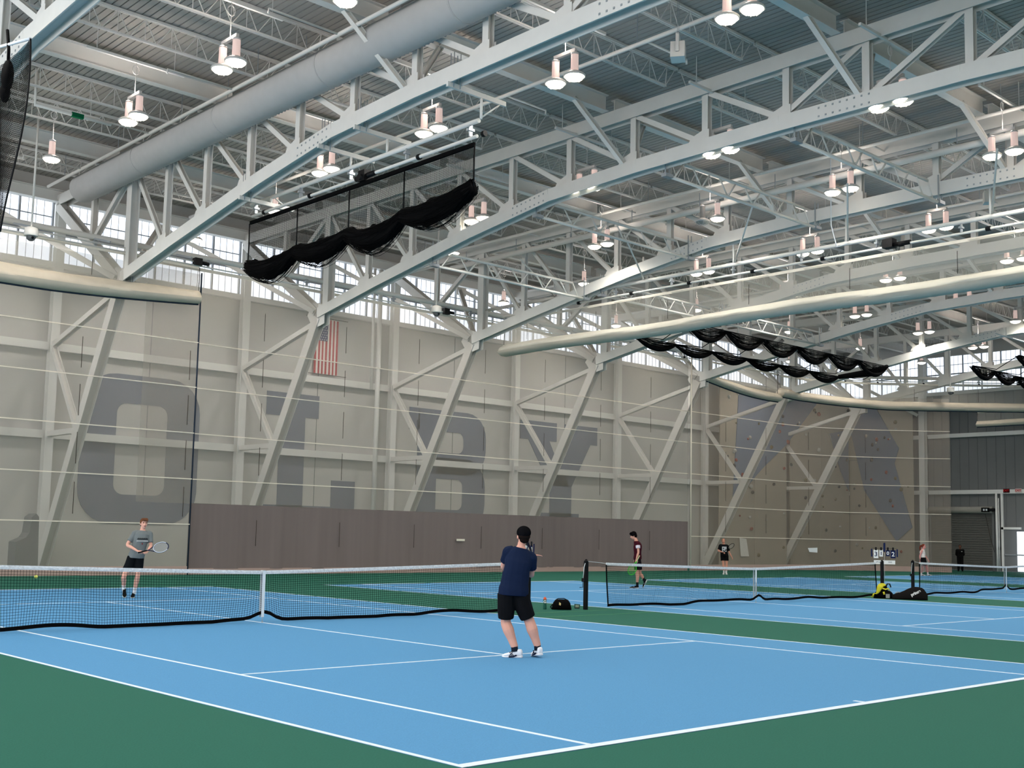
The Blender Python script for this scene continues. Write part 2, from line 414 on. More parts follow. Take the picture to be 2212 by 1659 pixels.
# ---------------------------------------------------------------- roof trusses
MID = -1.3
PY = [19.5-2.62*k for k in range(1, 9)]                                  # panel points 16.9 .. -1.5
def zb(Y):
    """underside of the bottom chord"""
    Y = abs(Y-MID)+MID
    P = [(-1.3, 12.2), (3.6, 12.16), (7.2, 12.02), (11.0, 11.50), (16.2, 10.62), (20.05, 9.9)]
    for (a, za), (b, zz) in zip(P, P[1:]):
        if a <= Y <= b: return za+(zz-za)*(Y-a)/(b-a)
    return P[-1][1] if Y > 20 else P[0][1]
def truss_parts():
    R = []                                                               # (name, mesh)
    def part(name, mb, m='white'):
        me = mb.mesh(name); me.materials.append(M[m]); R.append((name, me))
    L = lambda Y, z: (0, Y-YW, z)
    mb = MB(); mb.hsec(L(25.95, 14.05), L(YF+.1, 14.05), .36, .40, .03); part('top_chord', mb)
    mb = MB(); ys = [20.0, 16.2, 11.0, 7.2, 3.6, MID]; ys = ys+[2*MID-y for y in reversed(ys[:-1])]
    pts = [L(y, zb(y)+.2) for y in ys]
    for a, b in zip(pts, pts[1:]): mb.hsec(a, b, .38, .40, .03)
    part('bottom_chord', mb)
    def post(Y, w, h):
        mb = MB(); mb.hsec(L(Y, zb(Y)+.35), L(Y, 13.87), w, h, .02, (0, 1, 0)); part('post', mb, 'galv' if False else 'white')
    post(19.5, .32, .36)
    for y in PY: post(y, .19, .20)
    for y in PY[:-1][::-1][:6]: post(2*MID-y-0.0, .19, .20)
    tops = [19.5]+PY
    for a, b in zip(tops, tops[1:]):
        mb = MB(); mb.hsec(L(a-.12, 13.88), L(b+.12, zb(b)+.36), .15, .15, .02, (0, 1, 0)); part('diagonal', mb)
    for a, b in list(zip(PY, PY[1:]))[::-1][:5]:
        mb = MB(); mb.hsec(L(2*MID-a+.12, 13.88), L(2*MID-b-.12, zb(b)+.36), .15, .15, .02, (0, 1, 0)); part('diagonal', mb)
    for b in PY:                                                          # gusset plates at the feet of the diagonals
        mb = MB()
        for s in (-.10, .10): mb.prism([(-.15, .36), (.58, .38), (.48, .55), (.08, .68), (-.15, .68)], (s, b-YW, zb(b)-.0), (0, 1, 0), (0, 0, 1), (.012, 0, 0))
        part('gusset_plate', mb)
    # wall end: haunch from eave to knee node, post and brace between
    node = L(20.05, 10.05)
    mb = MB(); mb.hsec(L(25.9, 13.85), L(20.15, 10.15), .36, .36, .03); part('haunch_strut', mb)
    mb = MB(); mb.hsec(L(22.7, 12.0), L(22.7, 13.87), .2, .2, .02, (0, 1, 0)); part('post', mb)
    mb = MB(); mb.hsec(L(22.5, 12.0), L(19.75, 13.85), .18, .18, .02, (0, 1, 0)); part('diagonal', mb)
    mb = MB(); mb.hsec(L(25.75, .02), L(20.05, 9.95), .34, .42, .03); part('raking_leg', mb)
    mb = MB(); mb.isec(L(25.85, 0), L(25.85, 14.0), .32, .34, .03, (0, 1, 0)); part('wall_column', mb, 'girt')
    mb = MB(); mb.hsec(L(25.7, 8.45), L(20.3, 9.75), .2, .2, .02); part('knee_brace', mb)
    mb = MB(); mb.hsec(L(25.7, 8.3), L(23.05, 5.0), .2, .2, .02); part('knee_brace', mb)
    mb = MB(); mb.hsec(L(25.7, 5.05), L(23.1, 5.05), .2, .2, .02); part('knee_brace', mb)
    mb = MB(); mb.prism([(-.5, -.35), (.25, -.5), (.7, .1), (.3, .6), (-.5, .35)], (-.13, 20.05-YW, 10.0), (0, 1, 0), (0, 0, 1), (.02, 0, 0))
    mb.prism([(-.5, -.35), (.25, -.5), (.7, .1), (.3, .6), (-.5, .35)], (.11, 20.05-YW, 10.0), (0, 1, 0), (0, 0, 1), (.02, 0, 0)); part('node_plate', mb)
    # bolted splices on the bottom chord
    for y in (8.1, -3.2):
        mb = MB()
        for s in (-.205, .195):
            for k in range(8):
                if k in (3, 4) and False: continue
                for zz in (.09, .31):
                    yy = y-.7+k*.2
                    c = L(yy, zb(yy)+zz)
                    mb.box(s, s+.012, c[1]-.022, c[1]+.022, c[2]-.022, c[2]+.022)
        part('splice_bolts', mb, 'galv')
    # kickers from the deep roof beams down to the bottom chord
    for yb, yc in ((4.8, 4.1), (-3.0, -3.6)):
        for s in (-1, 1):
            mb = MB(); mb.hsec((s*1.55, yb-YW, 14.35), (s*.1, yc-YW, zb(yc)+.38), .14, .14, .015, (0, 1, 0)); part('kicker_brace', mb)
    return R
TP = truss_parts()
for i, x in enumerate(TX):
    if i == 0: continue
    tname = 'white steel roof truss with raking leg, %s from the left' % ORD[i-1]
    t = thing('roof_truss', tname, 'roof truss', (x, YW, 0), 0, 'roof trusses')
    for nm, me in TP:
        o = place(nm, me, t)
        if nm == 'splice_bolts': o['kind'] = 'stuff'
# chevron braces from the truss knees up to the eave at mid-bay
for i in range(1, len(TX)):
    x0 = TX[i]; x1 = TX[i+1] if i+1 < len(TX) else XE; xm = (x0+x1)/2
    t = thing('chevron_brace', 'white chevron brace below the eave in the %s bay from the left' % ORD[i-1], 'roof brace', (xm, YW-.30, 13.75), 0, 'chevron braces')
    for xx in (x0, x1):
        if xx >= XE: xx -= .3
        s = 1 if xx > xm else -1
        MB().hsec((s*.1, 0, .0), (xx-xm-s*.2, 20.15-YW+.30, 10.15-13.75), .2, .18, .02).build('brace_arm', M['white'], t)
    MB().box(-.3, .3, -.03, .03, -.25, .15).build('gusset_plate', M['white'], t)
# deep roof beams and open-web joists between the trusses
def ord_bay(i): return 'between the %s and %s trusses' % (ORD[i-1], ORD[i]) if i < len(TX)-1 else 'between the last truss and the end wall'
jl = {}
def joist_meshes(Ln):
    k = round(Ln, 2)
    if k in jl: return jl[k]
    a = MB()
    for s in (-.035, .035): a.box(.05, Ln-.05, s-.022, s+.022, 14.86-.0, 14.93)
    b = MB()
    for s in (-.03, .03): b.box(.55, Ln-.55, s-.018, s+.018, 14.24, 14.29)
    c = MB(); n = 10; st = (Ln-.6)/n
    pts = [(.12, 0, 14.88)]
    for j in range(n):
        pts += [(.55+j*st-(.1 if j else 0), 0, 14.27), (.55+(j+.5)*st-.05, 0, 14.88)]
    pts += [(Ln-.55, 0, 14.27), (Ln-.12, 0, 14.88)]
    for p, q in zip(pts, pts[1:]): c.tube([p, q], .013, 5, False)
    for j in range(1, n): c.tube([(.55+(j-.5)*st-.05+st*.0, 0, 14.27), (.55+(j-.5)*st-.05, 0, 14.88)], .011, 4, False)
    out = []
    for nm, mb in (('top_chord', a), ('bottom_chord', b), ('web_rod', c)):
        me = mb.mesh(nm); me.materials.append(M['white']); out.append((nm, me))
    bm = MB(); bm.isec((.19, 0, 14.52), (Ln-.19, 0, 14.52), .26, .50, .025); be = bm.mesh('roof_beam'); be.materials.append(M['white'])
    jl[k] = (out, be); return jl[k]
for i in range(1, len(TX)):
    x0 = TX[i]; x1 = TX[i+1] if i+1 < len(TX) else XE-.1
    out, be = joist_meshes(x1-x0); nb = nj = 0
    for k in range(14 if i < 4 else 13):
        y = 25.6-2.6*k
        if k == 0: continue
        if k % 3 == 2:
            o = place('roof_beam', be, None, (x0, y, 0)); nb += 1
            tag(o, 'deep white roof beam %s, %s from the window wall' % (ord_bay(i), ORD[nb-1]), 'roof beam', 'deep roof beams')
        else:
            t = thing('roof_joist', 'white open-web joist %s, %s from the window wall' % (ord_bay(i), ORD[nj]), 'roof joist', (x0, y, 0), 0, 'open-web roof joists'); nj += 1
            for nm, me in out: place(nm, me, t)
# ---------------------------------------------------------------- ducts and pipes under the deck
def duct(x, z, y0, y1, r, label):
    t = thing('air_duct', label, 'air duct', (x, (y0+y1)/2, z))
    m = (y0+y1)/2
    MB().tube([(0, y0-m, 0), (0, y0-m+.001, 0), (0, y1-m-.12, 0), (0, y1-m-.03, 0), (0, y1-m, 0)], [r*.99, r, r, r*.97, r*.86], 32).build('duct_body', M['duct'], t)
    y = y1-m-5.0
    while y > y0-m:
        MB().tube([(0, y-.02, 0), (0, y+.02, 0)], r+.012, 32).build('seam_ring', M['duct'], t); y -= 5.4
    for a in (-40, -52):
        mb = MB()
        yy = y1-m-.5
        while yy > -12:
            q = math.radians(a); c = (r+.004)
            mb.box(c*math.cos(q)-.012, c*math.cos(q)+.012, yy-.03, yy+.03, c*math.sin(q)-.012, c*math.sin(q)+.012); yy -= .16
        o = mb.build('air_slots', M['mullion'], t); o['kind'] = 'stuff'
    for k in range(8):
        yy = y1-m-2-k*4.2
        if yy > y0-m: MB().tube([(0, yy, r), (0, yy, ZD-z)], .012, 5, False).build('hanger_wire', M['galv'], t)
duct(5.45, 13.72, -20, 22.6, .50, 'long round grey air duct running below the roof at upper left')
for i in (1, 2, 3, 4, 5, 6):
    x = TX[i+1]-.95 if i != 2 else 10.4
    if i == 1: x = 4.75
    if i == 6: x = 43.7
    bl = -2.0 if i == 1 else (2.6 if i % 2 else 1.6)
    t = thing('sprinkler_pipe', 'white sprinkler pipe running below the deck %s' % ord_bay(i), 'pipe', (x, 24, 13.97), 0, 'sprinkler pipes')
    MB().tube([(0, 0, 0), (0, -44, 0)], .055, 10).build('pipe_run', M['white'], t)
    for k in range(10): MB().tube([(0, -1.5-k*4.4, .05), (0, -1.5-k*4.4, .85)], .012, 5, False).build('hanger_rod', M['galv'], t)
    for k in range(8): MB().tube([(0, -3-k*5.2, 0), (bl, -3-k*5.2, 0), (bl, -3-k*5.2, -.12)], .03, 6).build('branch_line', M['white'], t)
# pipe of larger bore slung along the third truss
t = thing('ventilation_pipe', 'white pipe slung along the third truss from the left below its top chord', 'pipe', (21.5, 21, 13.35))
MB().tube([(0, 0, 0), (0, -40, 0)], .11, 12).build('pipe_run', M['white'], t)
for k in range(12): MB().tube([(0, -1-k*3.2, .1), (0, -1-k*3.2, .6)], .016, 5, False).build('hanger_rod', M['galv'], t)
# ---------------------------------------------------------------- high-bay lamps
for k in ('lens', 'acrylic'):
    M[k].cycles.emission_sampling = 'NONE'
lampm = {}
UPF = 0.68
def lamp_meshes():
    def fin(nm, mb, m): me = mb.mesh(nm); me.materials.append(M[m]); lampm[nm] = me
    fin('lens', MB().lathe([(.03, -.115), (.12, -.105), (.20, -.07), (.245, -.015), (.25, .0)], (0, 0, 0), 20), 'lens')
    fin('reflector_rim', MB().lathe([(.252, -.02), (.268, -.015), (.268, .02), (.20, .075), (.11, .11), (.105, .12)], (0, 0, 0), 20), 'lampmetal')
    mb = MB(); mb.lathe([(.105, .10), (.098, .12), (.092, .50), (.092, .52)], (0, 0, 0), 12, False); fin('prismatic_tube', mb, 'acrylic')
    mb = MB(); mb.lathe([(.098, .52), (.098, .56), (.03, .60)], (0, 0, 0), 12); fin('end_cap', mb, 'lampmetal')
    mb = MB()
    for a in range(4):
        q = math.pi*a/4; d = Vector((math.cos(q), math.sin(q), 0))
        mb.tube([d*-.262+V(0, 0, -.02), d*-.15+V(0, 0, -.115), d*.15+V(0, 0, -.115), d*.262+V(0, 0, -.02)], .005, 4, False)
    fin('wire_guard', mb, 'lampmetal')
    fin('mounting_bar', MB().box(-.04, .04, -.36, .36, .60, .68), 'lampmetal')
    fin('hanger_cable', MB().tube([(0, 0, .68), (0, 0, 1.55)], .009, 5, False).tube([(.1*math.cos(a*.7), 0, 1.35+.13*math.sin(a*.7)) for a in range(10)], .012, 5, False).tube([(0.02, 0, 1.2), (.08, .02, 1.32), (.03, .0, 1.5)], .011, 5, False), 'lampmetal')
    fin('strut_channel', MB().box(-1.4, 1.4, -.035, .035, 1.55, 1.62).tube([(-1.1, 0, 1.6), (-1.1, 0, 2.39)], .012, 5, False).tube([(1.1, 0, 1.6), (1.1, 0, 2.39)], .012, 5, False), 'white')
    fin('stem', MB().tube([(0, 0, .58), (0, 0, 1.55)], .012, 5, False).tube([(.1*math.cos(a*.7), 0, 1.35+.12*math.sin(a*.7)) for a in range(10)], .012, 5, False), 'lampmetal')
lamp_meshes()
def lamp(x, y, z, twin, label, small=False, upl=True, off=None):
    t = thing('high_bay_lamp', label, 'lamp', (x, y, z), 0, 'high-bay lamps')
    heads = (-.32, .32) if twin else (0,)
    for h in heads:
        for nm in ('lens', 'reflector_rim', 'prismatic_tube', 'end_cap', 'wire_guard'):
            if small and nm == 'wire_guard': continue
            o = place(nm, lampm[nm], t, (0, h, 0))
            if nm in ('lens', 'prismatic_tube') and off == h:
                o.data = o.data.copy(); o.data.materials.clear(); o.data.materials.append(M['lensoff'])
    if twin:
        place('mounting_bar', lampm['mounting_bar'], t); place('hanger_cable', lampm['hanger_cable'], t)
    else: place('stem', lampm['stem'], t)
    place('strut_channel', lampm['strut_channel'], t)
    ld = lampm.get('light%s' % twin)
    if ld is None:
        ld = bpy.data.lights.new('lamp_light', 'SPOT'); ld.energy = LAMP_W*(2 if twin else (2.5 if twin is False else 4.7))*4.0; ld.color = (1.0, .95, .88)
        ld.spot_size = math.radians(165); ld.spot_blend = 0.6; ld.shadow_soft_size = .3; lampm['light%s' % twin] = ld
    lo = bpy.data.objects.new('lamp_light', ld); COL.objects.link(lo); lo.parent = t; lo.location = (0, 0, -.2)
    if y < -8 or x < 0 or not upl or min(abs(x-q) for q in TX) < 1.2: return
    nearT = min(abs(x-q) for q in TX) < 1.9
    ud = lampm.get('up%d%d' % (twin, nearT))                                   # glow of the clear prismatic tubes
    if ud is None:
        ud = bpy.data.lights.new('tube_glow', 'POINT'); ud.energy = LAMP_W*(2 if twin else 1)*UPF*(.5 if nearT else 1); ud.color = (1.0, .86, .78); ud.shadow_soft_size = .15; lampm['up%d%d' % (twin, nearT)] = ud
    uo = bpy.data.objects.new('tube_glow', ud); COL.objects.link(uo); uo.parent = t; uo.location = (0 if twin else .2, 0, .80)
for i in range(9):
    x = 2.1+6.15*i
    for j in range(5):
        y = 11.1-5.1*j
        if j == 4 and i > 6: continue
        lamp(x, y, 12.55 if i != 2 else 12.28, True, ('half-lit twin' if (i, j) == (3, 1) else 'twin high-bay')+' lamp, %s from the left in the %s twin row from the windows' % (ORD[i], ORD[j]), i > 5, True, .32 if (i, j) == (3, 1) else None)
for j in range(5, 7):
    for i in range(-2, 8): lamp(2.1+6.15*i if i >= 0 else 2.1+6.15*i, 11.1-5.1*j-.3, 12.55, True, 'twin high-bay lamp near the opposite wall, %s in the %s row' % (ORD[i+2], ORD[j]), True)
for i in (-2, -1):
    for j in range(5): lamp(2.1+6.15*i, 11.1-5.1*j, 12.55, True, 'twin high-bay lamp over the court on the left, %s column, %s row' % (ORD[i+2], ORD[j]), True)
for i, x in enumerate((1.9, 9.6, 17.6, 25.0, 32.8, 40.6, 47.6, 54.6)):
    lamp(x, 16.2, 12.55, False, 'single high-bay lamp, %s from the left in the row along the mesh curtain' % ORD[i], i > 3)
for i, x in enumerate((1.7, 9.6, 17.7, 25.5, 33.4, 41.3, 49.2)):
    lamp(x, 21.9, 12.55, 0 if i < 5 else False, 'single high-bay lamp, %s from the left in the row nearest the windows' % ORD[i], i > 3)

# ---------------------------------------------------------------- tennis nets
def court_net(u0, xl, xr, posts, cell, label, seed, kinks, cen=0.0):
    rnd = random.Random(seed)
    t = thing('tennis_net', label, 'tennis net', (u0, 0, 0), 0, 'tennis nets')
    ph = [rnd.uniform(0, 6.28) for _ in range(8)]
    top = lambda x: .915+.155*min(1, abs(x)/6.4)**1.1 - .006
    def bot(x):
        z = .035+.018*math.sin(x*1.7+ph[0])+.012*math.sin(x*3.9+ph[1])
        for (k, a) in kinks: z += a/(1+math.exp(-(x-k)*9))
        z += .135*math.exp(-((x-cen-.05)/.22)**2)
        return max(.012, z)
    def yoff(x, s): return (.05*math.sin(x*.9+ph[2])+.03*math.sin(x*2.3+ph[3])+.012*math.sin(x*6.1+ph[4]))*(s**1.3) - .03*s
    def P(x, s):
        sx = x+(.03*math.sin(x*2.1+ph[5])+.02*math.sin(x*5.3+ph[6]))*s*s
        z0, z1 = bot(x)+.05, top(x)-.05
        e = s+.025*math.sin(x*3.1+s*7+ph[7])*s*(1-s)
        return Vector((sx, yoff(x, s), z1+(z0-z1)*e))
    nx = int((xr-xl)/cell); nz = int(.95/cell)
    mb = MB(); r = .0028 if cell < .05 else .0034
    X = [xl+(xr-xl)*i/nx for i in range(nx+1)]
    for x in X: mb.tube([P(x, j/nz) for j in range(nz+1)], r, 3, False, False)
    for j in range(nz+1): mb.tube([P(x, j/nz) for x in X], r, 3, False, False)
    o = mb.build('net_mesh', M['netstring'], t); o['kind'] = 'stuff'
    n = int((xr-xl)/.12)
    xs = [xl+(xr-xl)*i/n for i in range(n+1)]
    def band(f0, f1, th, name, m, rip=0.0):
        rings = []
        for x in xs:
            y0 = yoff(x, 1.0) if name == 'bottom_hem' else 0.0
            w = th+rip*abs(math.sin(x*23+math.sin(x*7)))
            a, b = f0(x), f1(x)
            rings.append([V(x, y0-w, a), V(x, y0-w*1.15, (a+b)/2), V(x, y0-w*.8, b), V(x, y0+w*.8, b), V(x, y0+w*1.15, (a+b)/2), V(x, y0+w, a)])
        MB().loft(rings, False).build(name, M[m], t)
    band(lambda x: top(x)-.062, top, .008, 'headband', 'netwhite', .007)
    band(bot, lambda x: bot(x)+.06, .006, 'bottom_hem', 'blackcloth')
    st = MB(); st.box(cen-.027, cen+.027, -.045, -.036, .10, top(0)+.004).box(cen-.027, cen+.027, .028, .036, .10, top(0)+.004).box(cen-.027, cen+.027, -.045, .036, top(0), top(0)+.006)
    s = st.build('centre_strap', M['strap'], t)
    MB().tube([(cen, -.04, .11), (cen, -.03, .02)], .007, 6).box(cen-.012, cen+.012, -.05, -.03, .0, .03).build('strap_clip', M['galv'], s)
    for sx, xe in ((-1, xl), (1, xr)):
        MB().tube([P(xe, j/8) for j in range(9)], .016, 6).build('side_tape', M['blackcloth'], t)
    for px_, side in posts:
        p = thing('post', None, None, (px_, 0, 0)); p.parent = t
        MB().box(-.038, .038, -.038, .038, 0, 1.07).build('post_tube', M['black'], p)
        MB().lathe([(.05, 1.06), (.05, 1.085), (.03, 1.10)], (0, 0, 0), 10).build('post_cap', M['black'], p)
        MB().tube([(0, -.012, 1.09), (0, .012, 1.09)], .035, 10).build('pulley', M['black'], p)
        if side:
            o = side*.10
            MB().box(min(0, o)-.0, max(0, o), -.04, .04, .62, .70).build('winch_box', M['black'], p)
            MB().tube([(o*.9, 0, .70), (o*.75, -.01, .95), (0, 0, 1.10)], .008, 5).build('cable', M['strap'], p)
            MB().tube([(o, -.05, .66), (o*1.6, -.06, .66), (o*1.6, -.06, .50), (o*2.6, -.06, .50)], .008, 5).build('crank_handle', M['black'], p)
        a = xl if abs(px_-xl) < abs(px_-xr) else xr
        MB().tube([(px_, 0, 1.08), (a, 0, top(a)-.02)], .005, 5, False).build('net_cable', M['strap'], t)
    return t
court_net(0.0, -6.25, 6.2, ((-6.5, 0), (6.5, 0)), .046, 'nearest tennis net, black mesh with white headband, behind the navy shirt player', 3, ((-3.1, -.02), (3.6, .03)))
court_net(DCT, -5.75, 6.05, ((-6.42, -1), (6.45, 0)), .046, 'middle tennis net with slack hem, in front of the walking player', 5, ((-2.6, .03), (1.1, -.02), (2.6, .0)))
court_net(2*DCT, -6.0, 6.2, ((-6.42, -1), (6.45, 0)), .06, 'farthest tennis net, in front of the woman in a white top', 9, ((-3.6, .03), (-2.1, .04)))

# ---------------------------------------------------------------- wall curtains of open mesh
def path_pts(ctrl, step):
    out = []
    for a, b in zip(ctrl, ctrl[1:]):
        a, b = Vector(a), Vector(b); n = max(1, int((b-a).length/step))
        out += [a+(b-a)*i/n for i in range(n)]
    out.append(Vector(ctrl[-1])); return out
def normals(p):
    r = []
    for i in range(len(p)):
        d = (p[min(i+1, len(p)-1)]-p[max(0, i-1)]).normalized(); r.append(Vector((d.y, -d.x)))   # towards the room
    return r
def sheet(ctrl, z0, z1, name, m, parent, rip=.03, step=.16, th=0.0, seed=0, nz=6):
    p = path_pts(ctrl, step); nn = normals(p); rings = []; s = 0
    for i, q in enumerate(p):
        if i: s += (q-p[i-1]).length
        w = rip*(math.sin(s*3.1+seed)+.5*math.sin(s*7.3+seed*2))
        col = []
        for k in range(nz+1):
            f = k/nz; z = z0(s)+(z1(s)-z0(s))*f if callable(z0) else z0+(z1-z0)*f
            o = q+nn[i]*(w*(1-.7*f)+th); col.append(V(o.x, o.y, z))
        rings.append(col)
    mb = MB(); mb.loft(rings, True, False, False); return mb.build(name, M[m], parent)
def stripe(ctrl, z, name, m, parent, h=.035, off=.05, step=.5):
    p = path_pts(ctrl, step); nn = normals(p); rings = []
    for i, q in enumerate(p):
        o = q+nn[i]*off; o2 = q+nn[i]*(off+.01)
        rings.append([V(o.x, o.y, z), V(o2.x, o2.y, z), V(o2.x, o2.y, z+h), V(o.x, o.y, z+h)])
    return MB().loft(rings, False).build(name, M[m], parent)
STR = (8.24, 6.62, 4.98, 3.35, 1.75)
def cords(par, ctrl, s0, ds, zs, m='cord', L=1.0):
    p = path_pts(ctrl, .1); nn = normals(p); k = s0
    while k < len(p)*.1-.2:
        i = int(k/.1); q = p[i]+nn[i]*.075
        for z in zs:
            MB().tube([(q.x, q.y, z-L/2), (q.x, q.y, z+L/2)], .011, 4).build('lift_cord', M[m], par)
        k += ds
YC = 20.0
PL = [(-14, YC-.15), (8.85, YC-.15)]
c1 = thing('mesh_curtain', 'beige mesh wall curtain without a brown base, behind the player in grey', 'curtain', (0, 0, 0))
sheet(PL, .0, 10.75, 'mesh_panel', 'veil', c1, .02)
for z in STR: stripe(PL, z, 'webbing_band', 'webbing', c1)
stripe(PL, .0, 'hem', 'brownpale', c1, .30, .03)
MB().tube([(8.86, YC-.18, 0), (8.86, YC-.18, 10.8)], .03, 6).build('edge_binding', M['navyhem'], c1)
cords(c1, [(-6, YC-.15), (8.85, YC-.15)], 10.7, 3.8, (7.4, 5.8, 4.2, 2.55), L=1.05)
PM = [(6.9, YC), (37.0, YC)]; PMb = [(8.9, YC), (37.0, YC)]
c2 = thing('mesh_curtain', 'beige mesh wall curtain with a tall brown vinyl base, behind the nearest net', 'curtain', (0, 0, 0))
sheet(PM, 2.5, 10.95, 'mesh_panel', 'veil', c2, .02)
sheet(PMb, .20, 2.52, 'vinyl_base', 'brown', c2, .022, .12, 0, 3)
stripe(PMb, .0, 'hem', 'brownpale', c2, .22, .0)
for z in STR[:-1]: stripe(PMb, z, 'webbing_band', 'webbing', c2)
stripe(PM, 10.9, 'top_hem', 'webbing', c2, .12, .0)
cords(c2, PMb, 2.7, 3.72, (9.2, 7.45, 5.8, 4.15), L=1.05); cords(c2, PMb, 2.7, 3.72, (1.5,), L=.95)
MB().box(21.3, 21.75, YC-.09, YC-.07, 1.33, 1.42).build('care_label', M['webbing'], c2)
CURVE = [(45.0, YC), (46.6, 19.85), (48.2, 19.4), (49.9, 18.6), (51.6, 17.45), (53.6, 15.6), (54.6, 14.6)]
PR = [(37.0, YC-.1)]+[(x, y-.1) for x, y in CURVE]
c3 = thing('mesh_curtain', 'beige mesh wall curtain hanging in front of the climbing wall', 'curtain', (0, 0, 0))
sheet(PR, .28, 10.2, 'mesh_panel', 'veil3', c3, .02)
stripe(PR, .0, 'hem', 'brownpale', c3, .30, .02)
for z in STR: stripe(PR, z, 'webbing_band', 'webbing', c3)
cords(c3, PR, 3.0, 3.7, (7.4, 5.8, 4.2, 2.55), L=1.05)
MB().tube([(37.0, YC-.2, 0), (37.0, YC-.2, 11.1)], .035, 6).build('edge_binding', M['webbing'], c3)
MB().prism([(0, 0), (.62, -.06), (.86, -1.0), (.12, -1.0)], (41.2, YC-.2, 1.75), (1, 0, 0), (0, 0, 1), (0, -.01, 0)).build('paper_notice', mat('worn_paper', (176, 172, 164), .8), c3)
MB().prism([(0, 0), (.62, .03), (.62, -.25), (.1, -.22)], (47.1, 19.35, 1.25), (.9, -.42, 0), (0, 0, 1), (0, -.01, 0)).build('paper_notice', M['strap'], c3)
# gathered (raised) curtains hanging in front of the lowered ones
def gathered(ctrl, ztop, zb_, zt_, label, name='raised_curtain', seed=1, m_top='veil2', navy=True, ends=True, wid=.30, step=.3, cat='curtain', rollm='cream'):
    t = thing(name, label, cat, (0, 0, 0))
    p = path_pts(ctrl, step); nn = normals(p); S_ = [0]
    for i in range(1, len(p)): S_.append(S_[-1]+(p[i]-p[i-1]).length)
    rnd = random.Random(seed); n = 22; mod = [rnd.uniform(.86, 1.12) for _ in range(n)]; ph = [rnd.uniform(0, 6.3) for _ in range(n)]
    tot = S_[-1]
    rings = []
    for i, q in enumerate(p):
        b, a = zb_(S_[i]/tot), zt_(S_[i]/tot); c = (a+b)/2; h = (a-b)/2; ring = []
        for k in range(n):
            g = 2*math.pi*k/n
            rr_ = mod[k]*(1+.10*math.sin(S_[i]*1.3+ph[k])+.06*math.sin(S_[i]*3.1+ph[(k+5) % n]))
            w = wid*(1.0 if math.sin(g) < 0 else 1-.65*math.sin(g))
            o = q+nn[i]*(w*math.cos(g)*rr_)
            ring.append(V(o.x, o.y, c+h*math.sin(g)*(1+(rr_-1)*.35)))
        rings.append(ring)
    MB().loft(rings).build('gathered_roll', M[rollm], t)
    # vinyl underside
    rings = []
    for i, q in enumerate(p):
        b = zb_(S_[i]/tot); a = zt_(S_[i]/tot); ring = []
        for k in range(9):
            g = math.pi+math.pi*k/8
            o = q+nn[i]*((wid+.02)*math.cos(g)*(1+.05*math.sin(S_[i]*2+k)))
            ring.append(V(o.x, o.y, b+(a-b)*.38+(b-.02-(b+(a-b)*.38))*abs(math.sin(g))*(1+.04*math.sin(k*9))))
        rings.append(ring)
    MB().loft(rings, True, False, False).build('roll_underside', M['creamg'], t)
    if navy:
        MB().tube([V((q+nn[i]*.02).x, (q+nn[i]*.02).y, zb_(S_[i]/tot)-.03) for i, q in enumerate(p)], .035, 6).build('hem_cord', M['navyhem'], t)
    # sheet between top edge and roll
    q2 = [V(q.x, q.y, 0) for q in p]
    col = []
    for i, q in enumerate(p):
        zt = zt_(S_[i]/tot)-.05; col.append([V(q.x+nn[i].x*.04*math.sin(S_[i]*2.2+k), q.y+nn[i].y*.04*math.sin(S_[i]*2.2+k), zt+(ztop-zt)*k/5) for k in range(6)])
    MB().loft(col, True, False, False).build('mesh_panel', M[m_top], t)
    stripe([tuple(q[:2]) for q in (p[0], p[-1])] if len(ctrl) == 2 else ctrl, ztop-.05, 'top_hem', 'webbing', t, .10, -.01)
    k = 1.6
    while k < tot-.3:
        i = min(range(len(p)), key=lambda j: abs(S_[j]-k)); q = p[i]+nn[i]*.09
        za = zt_(S_[i]/tot); MB().tube([(q.x, q.y, za+.05), (q.x, q.y, za+.75)], .010, 4).build('lift_cord', M['cord'], t); k += 3.75
    for e in (0, -1):
        q = p[e]; za = zt_(0 if e == 0 else 1)
        MB().tube([(q.x, q.y, ztop), (q.x+.02, q.y, (ztop+za)/2), (q.x, q.y, za)], .014, 5).build('edge_cord', M['cord'], t)
    return t
gathered([(-12, YC-.45), (8.62, YC-.45)], 10.92, lambda f: 9.28+.33*max(0, (f-.72)/.28)**1.5, lambda f: 9.92+.16*max(0, (f-.8)/.2), 'raised cream curtain gathered in a sagging roll at upper left', seed=4)
CV2 = [(44.75, YC-.4), (46.4, YC-.55), (48.0, 18.95), (49.7, 18.15), (51.4, 17.0), (53.4, 15.1), (55.6, 12.9), (58.2, 10.0)]
gathered([(38.0, YC-.4), (44.5, YC-.4)], 11.0, lambda f: 9.95-.50*math.sin(min(1, f*1.15)*math.pi/2), lambda f: 10.42-.50*math.sin(min(1, f*1.15)*math.pi/2), 'shorter raised cream curtain roll left of its neighbour, below the black cage netting', seed=6)
gathered(CV2, 10.95, lambda f: 9.78-.33*min(1, f*2.2), lambda f: 10.28-.35*min(1, f*2.2), 'long raised cream curtain roll curving along the track toward the end wall', seed=8)
gathered([(58.4, 14.6), (58.4, 4.0)], 9.75, lambda f: 8.85, lambda f: 9.2, 'short raised cream curtain roll in front of the grey end wall', seed=9, wid=.2)
DX = 22.3
gathered([(DX, 18.3), (DX, -12.0)], 10.74, lambda f: 9.24+.04*math.sin(f*17), lambda f: 9.72+.04*math.sin(f*17), 'raised white divider curtain slanting across the hall between the middle and far courts', 'divider_curtain', 12, 'veil2', False, wid=.34, rollm='pale')

